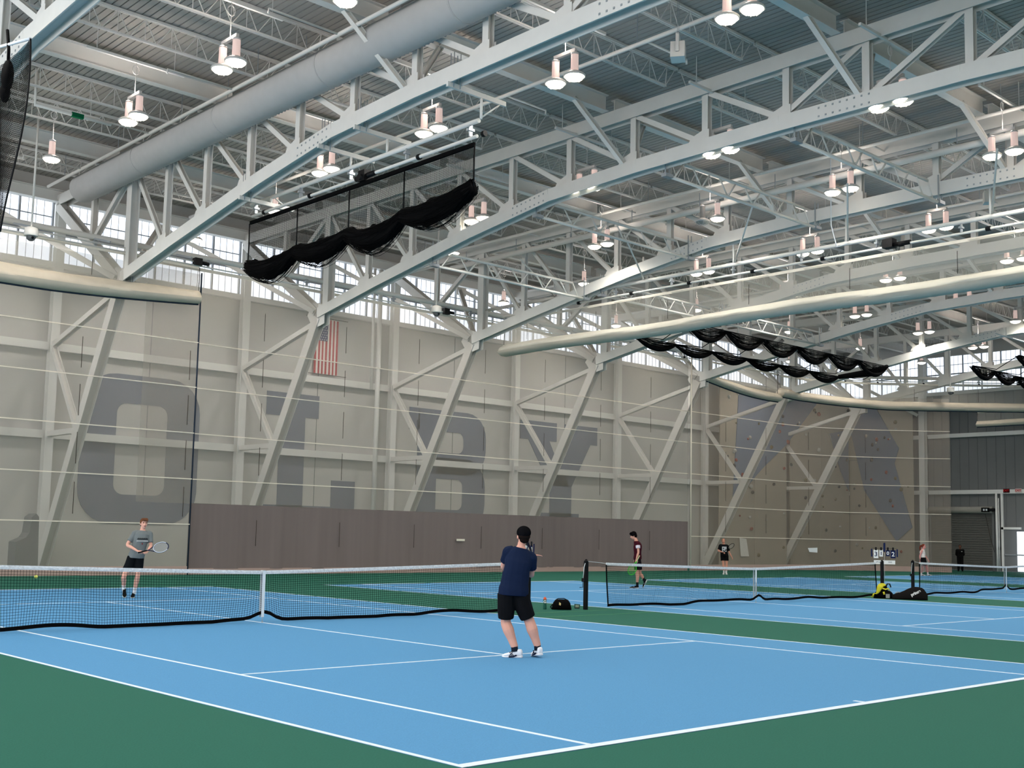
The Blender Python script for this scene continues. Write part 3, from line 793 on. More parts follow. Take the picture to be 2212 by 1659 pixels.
# ---------------------------------------------------------------- tracks and pipes that carry the curtains
def clamp(par, c, s=1.0):
    x, y, z = c
    MB().box(x-.05*s, x+.05*s, y-.02, y+.02, z-.16*s, z+.12*s).box(x-.09*s, x+.09*s, y-.05, y+.05, z-.03, z+.03).build('pipe_clamp', M['galv'], par)
t = thing('curtain_track', 'long white pipe track carrying the wall curtains below the windows', 'curtain track', (0, 0, 0))
TR = [(-14, YC), (45.0, YC)]+[(x, y) for x, y in CURVE[1:]]+[(55.9, 13.3), (58.6, 10.3)]
MB().tube([V(q.x, q.y+.05, 11.42) for q in path_pts(TR, 1.0)], .10, 10).build('track_pipe', M['white'], t)
MB().tube([V(q.x, q.y-.03, 11.08) for q in path_pts(TR, 1.0)], .03, 8).build('drive_pipe', M['white'], t)
for dz, dy, (x0, x1) in ((10.98, -.45, (-12, 8.7)), (11.12, -.42, (-12, 8.7)), (11.1, -.42, (38, 45))):
    MB().tube([(x0, YC+dy, dz), (x1, YC+dy, dz)], .028, 8).build('drive_pipe', M['white'], t)
MB().tube([V(q.x, q.y, 11.12) for q in path_pts(CV2, 1.0)], .028, 8).build('drive_pipe', M['white'], t)
for i, q in enumerate(path_pts(TR, 2.05)):
    if q.x > 0: clamp(t, (q.x, q.y-.02, 11.24))
for x in (2.2, 4.9, 7.9): 
    MB().beam((x, YC+.05, 11.36), (x+.35, YC-.55, 11.2), .05, .06).build('outrigger', M['galv'], t)
for q in path_pts(TR, 4.1):
    if q.x > 1: MB().tube([(q.x-.05, q.y-.03, 11.08), (q.x+.06, q.y-.03, 11.08)], .06, 10).build('bearing', M['black'], t)
for x, y in ((8.55, YC-.45), (20.4, YC-.05), (40.4, YC-.3), (57.4, 11.5)):
    w = thing('winch_motor', None, None); w.parent = t
    MB().box(x-.16, x+.12, y-.12, y+.12, 10.98, 11.24).tube([(x+.1, y, 11.1), (x+.42, y, 11.1)], .07, 8).build('motor_body', M['black'], w)
t = thing('divider_track', 'white double pipe carrying the raised divider curtain', 'curtain track', (0, 0, 0))
MB().tube([(DX, YC, 11.38), (DX, -12, 11.30)], .07, 10).build('track_pipe', M['white'], t)
MB().tube([(DX, 18.4, 10.97), (DX, -12, 10.97)], .04, 8).build('drive_pipe', M['white'], t)
for k in range(11):
    y = 17.5-2.8*k; clamp(t, (DX, y, 11.15)); MB().tube([(DX, y-.9, 10.97), (DX, y-.76, 10.97)], .07, 10).build('bearing', M['black'], t)
MB().box(DX-.15, DX+.15, .1, .45, 10.92, 11.2).tube([(DX, .1, 11.0), (DX, -.45, 11.0)], .075, 8).build('winch_motor', M['black'], t)
MB().tube([(DX-.1, 1.7, 11.3), (DX-.25, 2.0, 11.2), (DX-.5, 2.05, 11.9), (DX-.5, 2.05, 14.1)], .018, 5, False).build('power_cable', M['strap'], t)
LAT = (13.2, 8.0, 2.7, -1.6)
for y, yp in ((13.2, 15.3), (8.0, 10.5), (2.7, 6.3), (-.6, 1.8), (-5.0, -3.0)):
    MB().tube([(DX, yp, 11.35), (DX, yp, 12.3)], .035, 8).build('drop_rod', M['white'], t)
    MB().tube([(DX, yp-.05, 11.4), (18.4, y, 11.95)], .03, 8).build('stay_rod', M['white'], t)
# lattice beams under the bottom chords
def lattice(x0, x1, y, z, label):
    t = thing('lattice_beam', label, 'lattice beam', (x0, y, z), 0, 'lattice beams'); L_ = x1-x0
    MB().tube([(0, 0, 0), (L_, 0, 0)], .05, 8).build('bottom_pipe', M['white'], t)
    MB().tube([(.75, 0, .52), (L_-.75, 0, .52)], .05, 8).build('top_pipe', M['white'], t)
    mb = MB(); n = 5; st = (L_-1.3)/n
    for j in range(n+1):
        x = .28+j*st
        a = (x, 0, 0); b = (x+.42, 0, .52)
        if j == n: a, b = (x+.6, 0, 0), (x+.3-.0, 0, .52)
        MB().tube([a, b], .026, 6).build('web_bar', M['white'], t)
        if 0 < j: MB().tube([(x-.0, 0, 0), (x-.42, 0, .52)], .026, 6).build('web_bar', M['white'], t)
    for x in (-.02, L_+.02): MB().box(x-.16, x+.16, -.09, .09, -.05, .05).box(x-.10, x-.08, -.02, .02, 0, .85).box(x+.08, x+.10, -.02, .02, 0, .85).build('chord_clamp', M['galv'], t)
for j, y in enumerate(LAT): lattice(14.3, 21.95, y, min(11.95, zb(y)-.14), 'white lattice beam between the third and fourth trusses, %s from the window wall' % ORD[j])
lattice(30.2, 37.8, 12.6, min(11.95, zb(12.6)-.14), 'white lattice beam between the fifth and sixth trusses above the cage netting')
lattice(22.3, 29.9, 12.6, min(11.95, zb(12.6)-.14), 'white lattice beam between the fourth and fifth trusses behind the divider curtain')

# ---------------------------------------------------------------- black nets, raised
def swag(t, pts_top, ties, m='netstring', zlow=.5, seed=0, strands=26, spread=.16):
    """gathered netting hanging in scallops between tie points"""
    rnd = random.Random(seed)
    core = []
    for a, b in zip(ties, ties[1:]):
        a, b = Vector(a), Vector(b); n = 12
        for i in range(n):
            f = i/n; core.append(a+(b-a)*f-V(0, 0, zlow*4*f*(1-f)*(.8+.2*math.sin(seed+a.y))))
    core.append(Vector(ties[-1]))
    return core
def black_net(X0, ya, yb, ztop, ties, label):
    t = thing('black_divider_net', label, 'net', (0, 0, 0))
    MB().box(X0-.03, X0+.03, ya, yb, ztop-.03, ztop+.07).build('top_hem', M['blackcloth'], t)
    core = swag(t, None, ties, zlow=.30)
    rs = [.15+.075*math.sin(math.pi*((i % 12)/12)) for i in range(len(core))]
    mb = MB(); n = 14; rnd = random.Random(5); mod = [rnd.uniform(.8, 1.2) for _ in range(n)]
    rings = []
    for i, c in enumerate(core):
        d = (core[min(i+1, len(core)-1)]-core[max(i-1, 0)]).normalized(); _, s, u = basis(d)
        rings.append([c+(s*math.cos(2*math.pi*k/n)*.8+u*math.sin(2*math.pi*k/n)*1.15)*rs[i]*mod[k]*(1+.16*math.sin(i*1.1+k*2)+.10*math.sin(i*2.7+k*3.1)) for k in range(n)])
    mb.loft(rings); mb.build('gathered_bundle', M['blackcloth'], t)
    mb = MB()                                                       # loose strands below and around the bundle
    for k in range(60):
        a0 = rnd.uniform(0, 6.28); tw = rnd.uniform(-.5, .5)
        mb.tube([c+V(math.cos(a0+tw*i*.2)*rs[i]*1.02, 0, math.sin(a0+tw*i*.2)*rs[i]*1.3) for i, c in enumerate(core)], .007, 3, False)
    for k in range(34):
        oy = rnd.uniform(-.05, .05); ox = rnd.uniform(-.18, .18); ex = rnd.uniform(.0, .26)
        mb.tube([c+V(ox, oy, -(rs[i]*1.0+ex*math.sin(math.pi*((i % 12)/12)))*rnd.uniform(.96, 1.04)+.02) for i, c in enumerate(core)], .006, 3, False)
    o = mb.build('loose_strands', M['netstring'], t); o['kind'] = 'stuff'
    # stretched part of the net between hem and bundle
    cell = .047; ny = int((yb-ya)/cell); mb = MB()
    def zlow_at(y):
        b = min(range(len(core)), key=lambda i: abs(core[i].y-y)); return core[b].z
    cols = []
    for j in range(ny+1):
        y = ya+(yb-ya)*j/ny; zl = zlow_at(y); nz = 30
        cols.append([V(X0+.04*math.sin(y*1.9)*math.sin(math.pi*k/nz), y, ztop+(zl-ztop)*k/nz) for k in range(nz+1)])
    for c in cols: mb.tube(c[::5], .0042, 3, False, False)
    for k in range(0, 31): mb.tube([cols[j][k] for j in range(0, ny+1, 3)], .0042, 3, False, False)
    o = mb.build('net_mesh', M['netstring'], t); o['kind'] = 'stuff'
    for tie in ties:
        q = Vector(tie); MB().tube([(q.x, q.y, ztop), (q.x+.03, q.y+.04, (ztop+q.z)/2), (q.x, q.y, q.z)], .02, 6).build('tie_rope', M['black'], t)
    return t
bn = black_net(6.82, 2.5, 12.95, 10.95, [(6.82, 13.0, 9.62), (6.82, 10.3, 9.62), (6.82, 7.7, 9.66), (6.82, 5.25, 9.70), (6.82, 2.5, 9.92)], 'black divider net gathered in scallops below the second truss')
t = thing('net_batten', 'white pipe battens carrying the black divider net', 'pipe', (6.85, 7.8, 11.5))
MB().tube([(0, -5.4, .05), (0, 5.2, .05)], .06, 10).build('upper_pipe', M['white'], t)
MB().tube([(0, -5.35, -.33), (0, 5.1, -.33)], .045, 10).build('lower_pipe', M['white'], t)
for y in (-5.1, -2.6, -.1, 2.4, 4.9): clamp(t, (0, y, -.12)); MB().tube([(0, y-.55, -.33), (0, y-.45, -.33)], .075, 10).build('bearing', M['black'], t)
for y in (4.0, -.1, -1.75, -5.5):
    ya = y; zz = zb(7.8+ya)-11.5
    MB().tube([(-.02, ya, .05), (-.02, ya, zz-.08)], .035, 8).build('drop_rod', M['white'], t)
    MB().beam((-1.1, ya, zz-.05), (.75, ya, zz-.05), .07, .12).build('bracket_arm', M['white'], t)
    MB().tube([(.6, ya, zz-.08), (0, ya, .1)], .022, 6).build('stay_rod', M['white'], t)
    for xx in (-.95, -.75): MB().tube([(xx, ya-.06, zz-.1), (xx, ya-.06, zz+.75)], .012, 5).tube([(xx, ya+.06, zz-.1), (xx, ya+.06, zz+.75)], .012, 5).build('u_bolt', M['galv'], t)
w = thing('winch_motor', None, None, (0, -.75, -.33)); w.parent = t
MB().box(-.14, .14, -.16, .12, -.16, .14).tube([(0, -.5, 0), (0, .4, 0)], .075, 8).tube([(-.2, 0, -.05), (.2, 0, -.05)], .09, 8).build('motor_body', M['black'], w)
# net at the left edge, seen end-on
t = thing('black_divider_net', 'black net hanging at the upper left edge of the view', 'net', (0, 0, 0))
mb = MB(); XN = -3.0
def edge(f): return 4.55+.85*f**1.5-.05*math.sin(f*3.1)
cols = []; NZ = 84
for j in range(0, 71):
    col = []
    for k in range(NZ+1):
        f = k/NZ; y = edge(f)+j*.046; col.append(V(XN+.05*math.sin(f*5+j*.15), y, 11.15-3.75*f-.10*j*.046+.02*math.sin(j*.4+f*9)))
    cols.append(col)
for c in cols: mb.tube(c[::3], .0045, 3, False, False)
for k in range(NZ+1): mb.tube([cols[j][k] for j in range(0, 71, 2)], .0045, 3, False, False)
o = mb.build('net_mesh', M['netstring'], t); o['kind'] = 'stuff'
MB().tube(cols[0][::2], .02, 6).build('edge_rope', M['black'], t)
MB().tube([V(XN, 5.9, 11.75), V(XN, 5.75, 11.3), V(XN, 5.72, 11.0)], .035, 6).ell((XN, 5.72, 10.72), .12, .16, .34).ell((XN, 5.8, 10.4), .10, .14, .22).build('tied_bundle', M['blackcloth'], t)
MB().tube([V(XN, 4.55, 11.15), V(XN, 8.2, 11.9)], .03, 6).build('top_rope', M['strap'], t)
# batting cage netting drawn up under the roof
def cage(x0, x1, y0, y1, z, nsw, label):
    t = thing('cage_netting', label, 'net', (0, 0, 0)); rnd = random.Random(3)
    for y, low in ((y0, .75), (y1, .55)):
        ties = [(x0+(x1-x0)*i/nsw, y, z+(0.0 if y == y0 else -.28)) for i in range(nsw+1)]
        core = swag(t, None, ties, zlow=low*.8, seed=1)
        mb = MB()
        for k in range(34):
            g = k/33; ox = rnd.uniform(-.1, .1); lo = rnd.uniform(.75, 1.1)
            mb.tube([V(c.x+ox, c.y+rnd.uniform(-.02, .02)+.3*(g-.5), ties[0][2]-(ties[0][2]-c.z)*lo*(g**.55)-.03) for c in core], .011, 3, False)
        for i in range(len(core)-1):
            for h in range(5):
                c = core[i].lerp(core[i+1], h/5); mb.tube([V(c.x, c.y, ties[0][2]), V(c.x+.03+.05*math.sin(i), c.y+.06*math.sin(i*2), (c.z+ties[0][2])/2), c], .007, 3, False)
        o = mb.build('draped_mesh', M['netstring'], t); o['kind'] = 'stuff'
        MB().tube([c+V(0, 0, -.04) for c in core], [.05+.06*math.sin(math.pi*(i % 12)/12) for i in range(len(core))], 8).build('gathered_bundle', M['blackcloth'], t)
        MB().tube([ties[0], ties[-1]], .022, 6).build('ridge_rope', M['black'], t)
    for i in range(nsw+1):
        x = x0+(x1-x0)*i/nsw
        MB().tube([V(x, y0, z), V(x+.1, (y0+y1)/2, z-.55), V(x, y1, z-.28)], .02, 5).build('cross_rope', M['blackcloth'], t)
    MB().tube([V(x1, y0, z), V(x1+.5, (y0+y1)/2-.4, z-.15), V(x1, y1, z-.3)], [.10, .22, .12], 8).build('end_bundle', M['blackcloth'], t)
    MB().tube([V(x0, (y0+y1)/2, z+1.15), V(x1, (y0+y1)/2, z+1.15)], .035, 6).build('carrier_pipe', M['white'], t)
    for i in range(4):
        x = x0+(x1-x0)*(i+.5)/4; MB().tube([V(x, (y0+y1)/2, z+1.15), V(x, (y0+y1)/2, 12.0)], .02, 5).build('drop_rod', M['white'], t)
cage(27.0, 43.2, 12.1, 14.9, 10.62, 6, 'black cage netting drawn up in scallops below the divider curtain')
cage(42.4, 52.0, 5.0, 7.2, 10.4, 4, 'black cage netting drawn up at the far right edge')

# ---------------------------------------------------------------- small hanging things
def dome(x, y, z, label):
    t = thing('dome_camera', label, 'security camera', (x, y, z), 0, 'dome cameras')
    MB().tube([(0, 0, .2), (0, 0, ZD-z)], .035, 8).build('drop_pole', M['white'], t)
    MB().lathe([(.10, .28), (.20, .24), (.215, .10), (.215, .0), (.20, -.02)], (0, 0, 0), 18).build('housing', M['white'], t)
    MB().ell((0, 0, -.03), .15, .15, .15, 14, 8).build('camera_dome', mat('smoked_dome', (96, 98, 100), .08, 0, .05, 6, 0, (1, 1, 1), .6), t)
    MB().tube([(0, -.1, -.06), (0, -.17, -.1)], .04, 8).build('camera_eye', M['black'], t)
dome(2.38, 18.8, 10.75, 'white dome camera on a drop pole at far left, above the gathered curtain')
dome(18.95, 18.8, 10.72, 'white dome camera on a drop pole left of the divider curtain end')
dome(39.4, 18.6, 10.9, 'white dome camera on a drop pole below the cage netting')
dome(53.0, 13.6, 10.4, 'white dome camera on a drop pole before the long gathered roll at right')
def speaker(x, y, z, label):
    t = thing('ceiling_speaker', label, 'speaker', (x, y, z), .6, 'ceiling speakers'); t.scale = (.75, .75, .75)
    MB().prism([(-.26, -.26), (.26, -.26), (.20, .26), (-.20, .26)], (0, -.22, 0), (1, 0, 0), (0, 0, 1), (0, .44, 0)).build('cabinet', M['white'], t)
    MB().box(-.3, -.27, -.05, .05, -.1, .5).box(.27, .3, -.05, .05, -.1, .5).box(-.3, .3, -.05, .05, .47, .5).build('yoke', M['white'], t)
    MB().box(-.2, .2, -.235, -.22, -.22, .18).build('grille', M['duct'], t)
    for s in (-.28, .28): MB().tube([(s, 0, .5), (s, 0, 2.7)], .006, 4, False).build('hang_wire', M['galv'], t)
speaker(9.5, -1.55, 12.9, 'white speaker box hung below the roof at top right of centre')
speaker(25.5, -1.5, 12.9, 'white speaker box hung below the roof at the right edge')
def sign_box(x, y, z, label):
    t = thing('pipe_label', label, 'pipe label', (x, y, z)); MB().box(-.02, .34, -.06, .06, -.065, .065).build('label_sleeve', mat('green_label', (24, 92, 62), .5), t)
sign_box(2.2, 15.6, 13.85, 'small green label on a white pipe at upper left')
MB().tube([(1.1, 15.6, 14.97), (1.1, 15.6, 13.85), (3.4, 15.6, 13.85)], .06, 8).build('drain_pipe', M['white']); o = bpy.data.objects['drain_pipe']; tag(o, 'white bent drain pipe carrying the green label at upper left', 'pipe')
# flag hung on the back wall
t = thing('flag', 'large striped flag hung vertically on the back wall behind the mesh', 'flag', (17.75, YW-.02, 8.7))
fw, fh = 1.25, 2.5
red, wht, nav = mat('flag_red', (176, 48, 56), .8), mat('flag_white', (232, 228, 222), .8), mat('flag_navy', (44, 52, 92), .8)
for k in range(13):
    x0 = fw*k/13; MB().box(x0, fw*(k+1)/13, -.02-.01*math.sin(k), .0, 0, fh).build('stripe', red if k % 2 == 0 else wht, t)
MB().box(0, fw*7/13, -.04, -.02, fh*.6, fh).build('canton', nav, t)
mb = MB()
for i in range(9):
    for j in range(6 if i % 2 == 0 else 5):
        x = fw*7/13*((j+.5)/6 if i % 2 == 0 else (j+1)/6); z = fh*.6+fh*.4*(i+.5)/9
        mb.prism([((.035 if k % 2 == 0 else .014)*math.sin(math.pi*k/5), (.035 if k % 2 == 0 else .014)*math.cos(math.pi*k/5)) for k in range(10)], (x, -.04, z), (1, 0, 0), (0, 0, 1), (0, -.006, 0))
mb.build('stars', wht, t)['kind'] = 'stuff'
MB().tube([(-.5, -.03, fh+.05), (fw+.5, -.03, fh+.05)], .015, 6).tube([(-.5, -.03, -.03), (fw+.5, -.03, -.03)], .012, 6).build('flag_pole', M['cord'], t)
for x, z0, z1, r in ((21.0, 8.2, 13.9, .07), (21.35, 0, 13.9, .11)):
    o = MB().tube([(0, 0, z0), (0, 0, z1)], r, 10).build('downpipe', M['girt'], None, (x-.35, YW-.45, 0)); tag(o, 'white downpipe on the back wall, %s of the pair' % ('shorter' if z0 else 'taller'), 'pipe')
# ---------------------------------------------------------------- lettering helper
def text_mesh(txt, size, ext=.004, align='CENTER', bold=0.0):
    cu = bpy.data.curves.new('lettering', 'FONT'); cu.body = txt; cu.size = size; cu.extrude = ext; cu.align_x = align; cu.align_y = 'CENTER'; cu.offset = bold
    cu.resolution_u = 3
    ob = bpy.data.objects.new('lettering', cu); COL.objects.link(ob)
    dg = bpy.context.evaluated_depsgraph_get(); me = bpy.data.meshes.new_from_object(ob.evaluated_get(dg))
    bpy.data.objects.remove(ob); bpy.data.curves.remove(cu)
    return me
def lettering(txt, size, m, parent, loc, rot=(math.pi/2, 0, 0), bold=0.0, name='lettering', sx=1.0):
    me = text_mesh(txt, size, bold=bold); me.materials.clear(); me.materials.append(m)
    o = place(name, me, parent, loc, rot); o.scale = (sx, 1, 1); return o
# ---------------------------------------------------------------- climbing wall in the far corner, seen through the mesh
mg, mbl = mat('climbing_panel_grey', (178, 168, 154), .7, 0, .05, 2), mat('climbing_panel_blue', (112, 128, 152), .7, 0, .05, 2)
cw = thing('climbing_wall', 'tall climbing wall with blue panels and holds behind the mesh curtain', 'climbing wall', (54, 25.4, 0))
B0 = Vector((54, 25.4, 0))
def cpanel(poly, m, end=False, d=0.0, t=.06):
    mb = MB()
    if end: mb.prism([(y-B0.y, z) for y, z in poly], (61.55-d-B0.x, 0, 0), (0, 1, 0), (0, 0, 1), (-t, 0, 0))
    else: mb.prism([(x-B0.x, z) for x, z in poly], (0, 25.32-d-B0.y, 0), (1, 0, 0), (0, 0, 1), (0, -t, 0))
    return mb.build('wall_panel', m, cw)
for x0, x1 in ((46.6, 50.2), (50.2, 53.7), (54.2, 57.8), (57.8, 61.4)):
    for z0, z1 in ((0, 3.6), (3.6, 7.3), (7.3, 11.2)): cpanel([(x0+.01, z0+.01), (x1-.01, z0+.01), (x1-.01, z1-.01), (x0+.01, z1-.01)], mg, d=.03*((int(x0)+int(z0)) % 3))
for y0, y1 in ((20.5, 23.0), (23.0, 25.3)):
    for z0, z1 in ((0, 3.6), (3.6, 7.3), (7.3, 11.2)): cpanel([(y0+.01, z0+.01), (y1-.01, z0+.01), (y1-.01, z1-.01), (y0+.01, z1-.01)], mg, True, .03*(int(z0) % 3))
cpanel([(48.5, 11.1), (47.9, 3.9), (51.1, 6.25), (53.7, 7.9), (57.5, 11.1)], mbl, d=.10)
cpanel([(58.8, 9.0), (61.2, 9.4), (61.2, 5.2), (60.2, 6.5)], mbl, d=.10)
cpanel([(24.95, 11.0), (25.15, 9.4), (24.1, 5.2), (21.74, 1.75), (20.6, 2.7), (21.84, 7.0), (21.5, 8.0), (23.2, 10.9)], mbl, True, .10)
hm = []
for c in ((150, 70, 60), (60, 60, 66), (190, 190, 184), (120, 110, 80)):
    me = MB().ell((0, 0, 0), .13, .09, .11, 8, 5).mesh('climbing_hold'); me.materials.append(mat('hold_%d_%d' % c[:2], c, .7)); hm.append(me)
rh = random.Random(11)
for k in range(90):
    if k < 62: p = (rh.uniform(46.9, 61.2)-B0.x, 25.15-B0.y, rh.uniform(.6, 10.8))
    else: p = (61.4-B0.x, rh.uniform(20.8, 25.1)-B0.y, rh.uniform(.6, 10.8))
    o = place('climbing_hold', hm[k % 4], cw, p, (0, rh.uniform(0, 3), 0)); s = rh.uniform(.5, 1.3); o.scale = (s, s, s)
# covered equipment behind the left curtain
t = thing('equipment_cover', 'grey covered equipment standing behind the mesh curtain at far left', 'equipment', (4.2, 22.6, 0))
MB().prism([(-.42, 0), (-.42, 1.05), (-.1, 1.2), (.0, 1.36), (.06, 1.9), (.2, 2.02), (.3, 1.9), (.36, 0)], (0, -.35, 0), (1, 0, 0), (0, 0, 1), (0, .7, 0)).build('cover', M['endwall'], t)
MB().box(-.45, .4, -.38, .38, 0, .06).build('base_rail', M['galv'], t)
# ---------------------------------------------------------------- doors and fittings on the end wall
d1 = struct(thing('door_1', None, None, (XE+.05, 17.5, 0)), 'grey roller shutter door behind the mesh curtain edge')
shm = mat('shutter_slat', (104, 104, 100), .5, .2, .06, 4)
for k in range(24):
    MB().box(-.03, .0, -2.05, 2.05, .02+k*.15, .155+k*.15).box(-.045, -.03, -2.05, 2.05, .05+k*.15, .12+k*.15).build('shutter_slat', shm, d1)
MB().tube([(-.12, -2.15, 3.86), (-.12, 2.15, 3.86)], .22, 14).build('shutter_drum', mat('drum_cover', (158, 156, 148), .5), d1)
for y in (-2.12, 2.12): MB().box(-.10, .04, y-.07, y+.07, 0, 3.75).build('guide_rail', M['endwall'], d1)
MB().box(-.5, -.2, -2.0, -1.55, 3.72, 4.0).tube([(-.3, -1.5, 3.86), (-.3, -2.35, 3.86)], .1, 8).build('door_motor', M['black'], d1)
MB().box(-.52, -.5, -1.95, -1.85, 3.8, 3.92).box(-.52, -.5, -1.78, -1.68, 3.8, 3.92).build('motor_label', M['strap'], d1)
MB().tube([(-.25, -1.7, 3.6), (-.2, -2.0, 2.0), (-.15, -2.2, 1.2)], .012, 5).build('pull_chain', M['cord'], d1)
d2 = struct(thing('door_2', None, None, (XE+.05, 14.25, 0)), 'grey exit door with push bar beside the roller shutter')
MB().box(-.05, .0, -.48, .48, .02, 2.62).build('door_leaf', M['endwall'], d2)
MB().box(-.10, .04, .48, .62, 0, 4.9).build('door_jamb', M['girt'], d2); MB().box(-.1, .04, -.62, .62, 2.64, 2.78).build('door_head', M['girt'], d2)
MB().box(-.12, -.05, -.40, .40, 1.02, 1.10).build('push_bar', M['galv'], d2)
MB().box(-.13, -.04, .70, .86, 1.35, 1.55).build('call_point', M['black'], d2)
d3 = struct(thing('door_3', None, None, (XE+.05, 13.0, 0)), 'outside door standing open to bright daylight at the right edge')
dl = emit('daylit_glass', (236, 244, 255), 1.6)
MB().box(-.9, -.86, .10, .52, .05, 2.5).build('open_leaf', dl, d3)
MB().box(-.02, .06, -.95, .3, .02, 2.6).build('daylight_opening', dl, d3)
MB().box(-.93, -.9, .1, .58, 1.02, 1.10).build('push_bar', M['galv'], d3)
MB().box(-.1, .04, -1.05, -.95, 0, 2.7).build('door_jamb', M['girt'], d3)
for y, m1, m2, lb in ((14.44, 'exit_black', 'exit_red', 'dark exit sign with red letters on the end wall girt'), (13.68, 'exit_white', 'exit_red', 'pale exit sign with red letters on the end wall girt')):
    t = thing('exit_sign', lb, 'sign', (XE-.14, y, 4.95))
    MB().box(-.03, .03, -.19, .19, 0, .24).build('sign_body', mat(m1, (40, 20, 22) if 'black' in m1 else (214, 196, 190), .5), t)
    lettering('EXIT', .19, mat(m2, (196, 40, 44), .5), t, (-.034, 0, .12), (math.pi/2, 0, -math.pi/2), .004)
o = MB().tube([(0, 0, 0), (0, 0, 4.9)], .07, 10).tube([(.05, -.12, 0), (.05, -.12, 4.6)], .03, 8).build('conduit', M['girt'], None, (XE-.25, 15.05, 0)); tag(o, 'white conduit pipes rising beside the roller shutter', 'pipe')
# ---------------------------------------------------------------- flip scoreboards
def scoreboard(loc, rz, cards, label):
    t = thing('scoreboard', label, 'scoreboard', (loc[0], loc[1], .26), rz); t.scale = (.74, .74, .74)
    nav, wh = mat('card_navy', (34, 42, 76), .5), mat('card_white', (226, 228, 226), .5)
    MB().tube([(0, .03, -.26/.74), (0, .03, 1.45)], .008, 6).build('stand_rod', M['galv'], t)
    MB().tube([(-.52, .02, 1.63), (.52, .02, 1.63)], .006, 6).build('card_rail', M['black'], t)
    MB().box(-.42, .42, -.004, .012, .98, 1.14).build('name_board', wh, t)
    mb = MB()
    for k in range(8): mb.box(-.34+k*.032, -.34+k*.032+.022, -.009, -.004, 1.045, 1.075+.008*(k % 3))
    mb.build('worn_print', mat('board_ink', (90, 100, 104), .6), t)['kind'] = 'stuff'
    mb = MB()
    for x in (.17, .22, .27): mb.tube([(x+.022*math.cos(a*.628), -.009, 1.07+.022*math.sin(a*.628)) for a in range(11)], .004, 4, False)
    mb.build('ring_emblem', mat('board_ink', (90, 100, 104), .6), t)
    for x, w, h, ch, dark in cards:
        c = thing('score_card', None, None, (x, 0, 1.62)); c.parent = t
        MB().box(-w/2, w/2, -.006, .006, -h-.06, -.06).build('card_face', nav if dark else wh, c)
        MB().box(-.035, .035, -.012, .012, -.08, .05).build('card_clip', M['black'], c)
        if ch: lettering(ch, h*.78, wh if dark else nav, c, (0, -.011, -h/2-.07), bold=.004)
    MB().prism(rr(-.04, .04, 0, .38, .038), (0, -.01, 1.48), (1, 0, 0), (0, 0, 1), (0, .02, 0)).build('games_paddle', nav, t)
    for x in (-.5, .5): MB().box(x-.03, x+.03, -.008, .008, 1.28, 1.60).build('side_paddle', nav, t)
    return t
scoreboard((21.75, .25, 0), -1.0, ((-.335, .185, .34, '3', 0), (-.13, .14, .27, '1', 0), (.135, .15, .25, '0', 1), (.34, .20, .33, '2', 1)), 'flip scoreboard reading 3 1 0 2 above the middle net post')
scoreboard((6.86, .42, 0), .42, ((-.30, .15, .24, '1', 0), (-.06, .22, .30, '0', 0), (.30, .14, .24, '2', 1)), 'flip scoreboard with white cards, half hidden behind the navy shirt player')
# ---------------------------------------------------------------- courtside things
t = thing('water_bottle', 'green squeeze bottle with an orange cap on the court edge', 'bottle', (7.52, .52, 0))
MB().lathe([(.034, 0), (.038, .01), (.038, .08), (.032, .11), (.032, .13), (.038, .16), (.038, .20), (.032, .215)], (0, 0, 0), 16).build('bottle_body', mat('bottle_green', (44, 92, 80), .35), t)
MB().lathe([(.036, .21), (.036, .235), (.022, .255), (.014, .27)], (0, 0, 0), 14).build('bottle_cap', mat('cap_orange', (226, 104, 74), .4), t)
lettering('G', .085, mat('bottle_white', (226, 230, 228), .5), t, (-.0265, -.0275, .165), (math.pi/2, 0, -.76), .003)
t = thing('duffel_bag', 'small black duffel bag beside the green bottle', 'bag', (7.75, .22, 0), -.78)
def lump(mb, L_, W_, H, nx=14, n=14, prof=None, pw=2.6):
    rings = []
    for i in range(nx+1):
        f = i/nx; x = (f-.5)*L_; s = prof(f) if prof else (1-abs(2*f-1)**4)**.5
        ring = []
        for k in range(n):
            a = 2*math.pi*k/n; c, sn = math.cos(a), math.sin(a)
            cx = math.copysign(abs(c)**(2/pw), c); cz = math.copysign(abs(sn)**(2/pw), sn)
            ring.append(V(x, W_/2*cx*max(.12, s)*(1+.03*math.sin(i*1.9+k)), max(0, H/2*(1+cz)*max(.15, s))))
        rings.append(ring)
    return mb.loft(rings)
lump(MB(), .44, .26, .23).build('bag_body', M['blackcloth'], t)
MB().tube([(-.15, 0, .20), (-.08, -.02, .245), (.05, -.02, .25), (.15, 0, .20)], .012, 6).build('carry_strap', M['black'], t)
MB().tube([(-.20, -.04, .12), (-.25, -.05, .06), (-.22, -.05, .02)], .014, 6).build('side_tab', M['black'], t)
for dx in (0, .02): MB().prism([(0, 0), (.014, 0), (.022, .035), (.012, .06), (.004, .06)], (-.06+dx, -.139, .11-dx*.5), (1, 0, 0), (0, 0, 1), (0, .01, 0)).build('logo_mark', mat('bag_gold', (220, 196, 140), .5), t)
t = thing('device_box', 'small dark green folding device standing by the net post', 'device', (8.45, .42, 0), -.8)
MB().prism([(-.06, 0), (.06, 0), (.075, .09), (-.06, .10)], (0, 0, 0), (1, 0, 0), (0, .25, .97), (0, .02, 0)).build('back_plate', mat('device_green', (52, 84, 76), .5), t)
MB().box(-.055, .06, -.06, 0, 0, .018).build('foot_plate', M['black'], t)
MB().prism([(-.035, .02), (.04, .02), (.045, .075), (-.035, .08)], (0, -.004, 0), (1, 0, 0), (0, .25, .97), (0, .004, 0)).build('screen', mat('device_face', (128, 140, 120), .4), t)
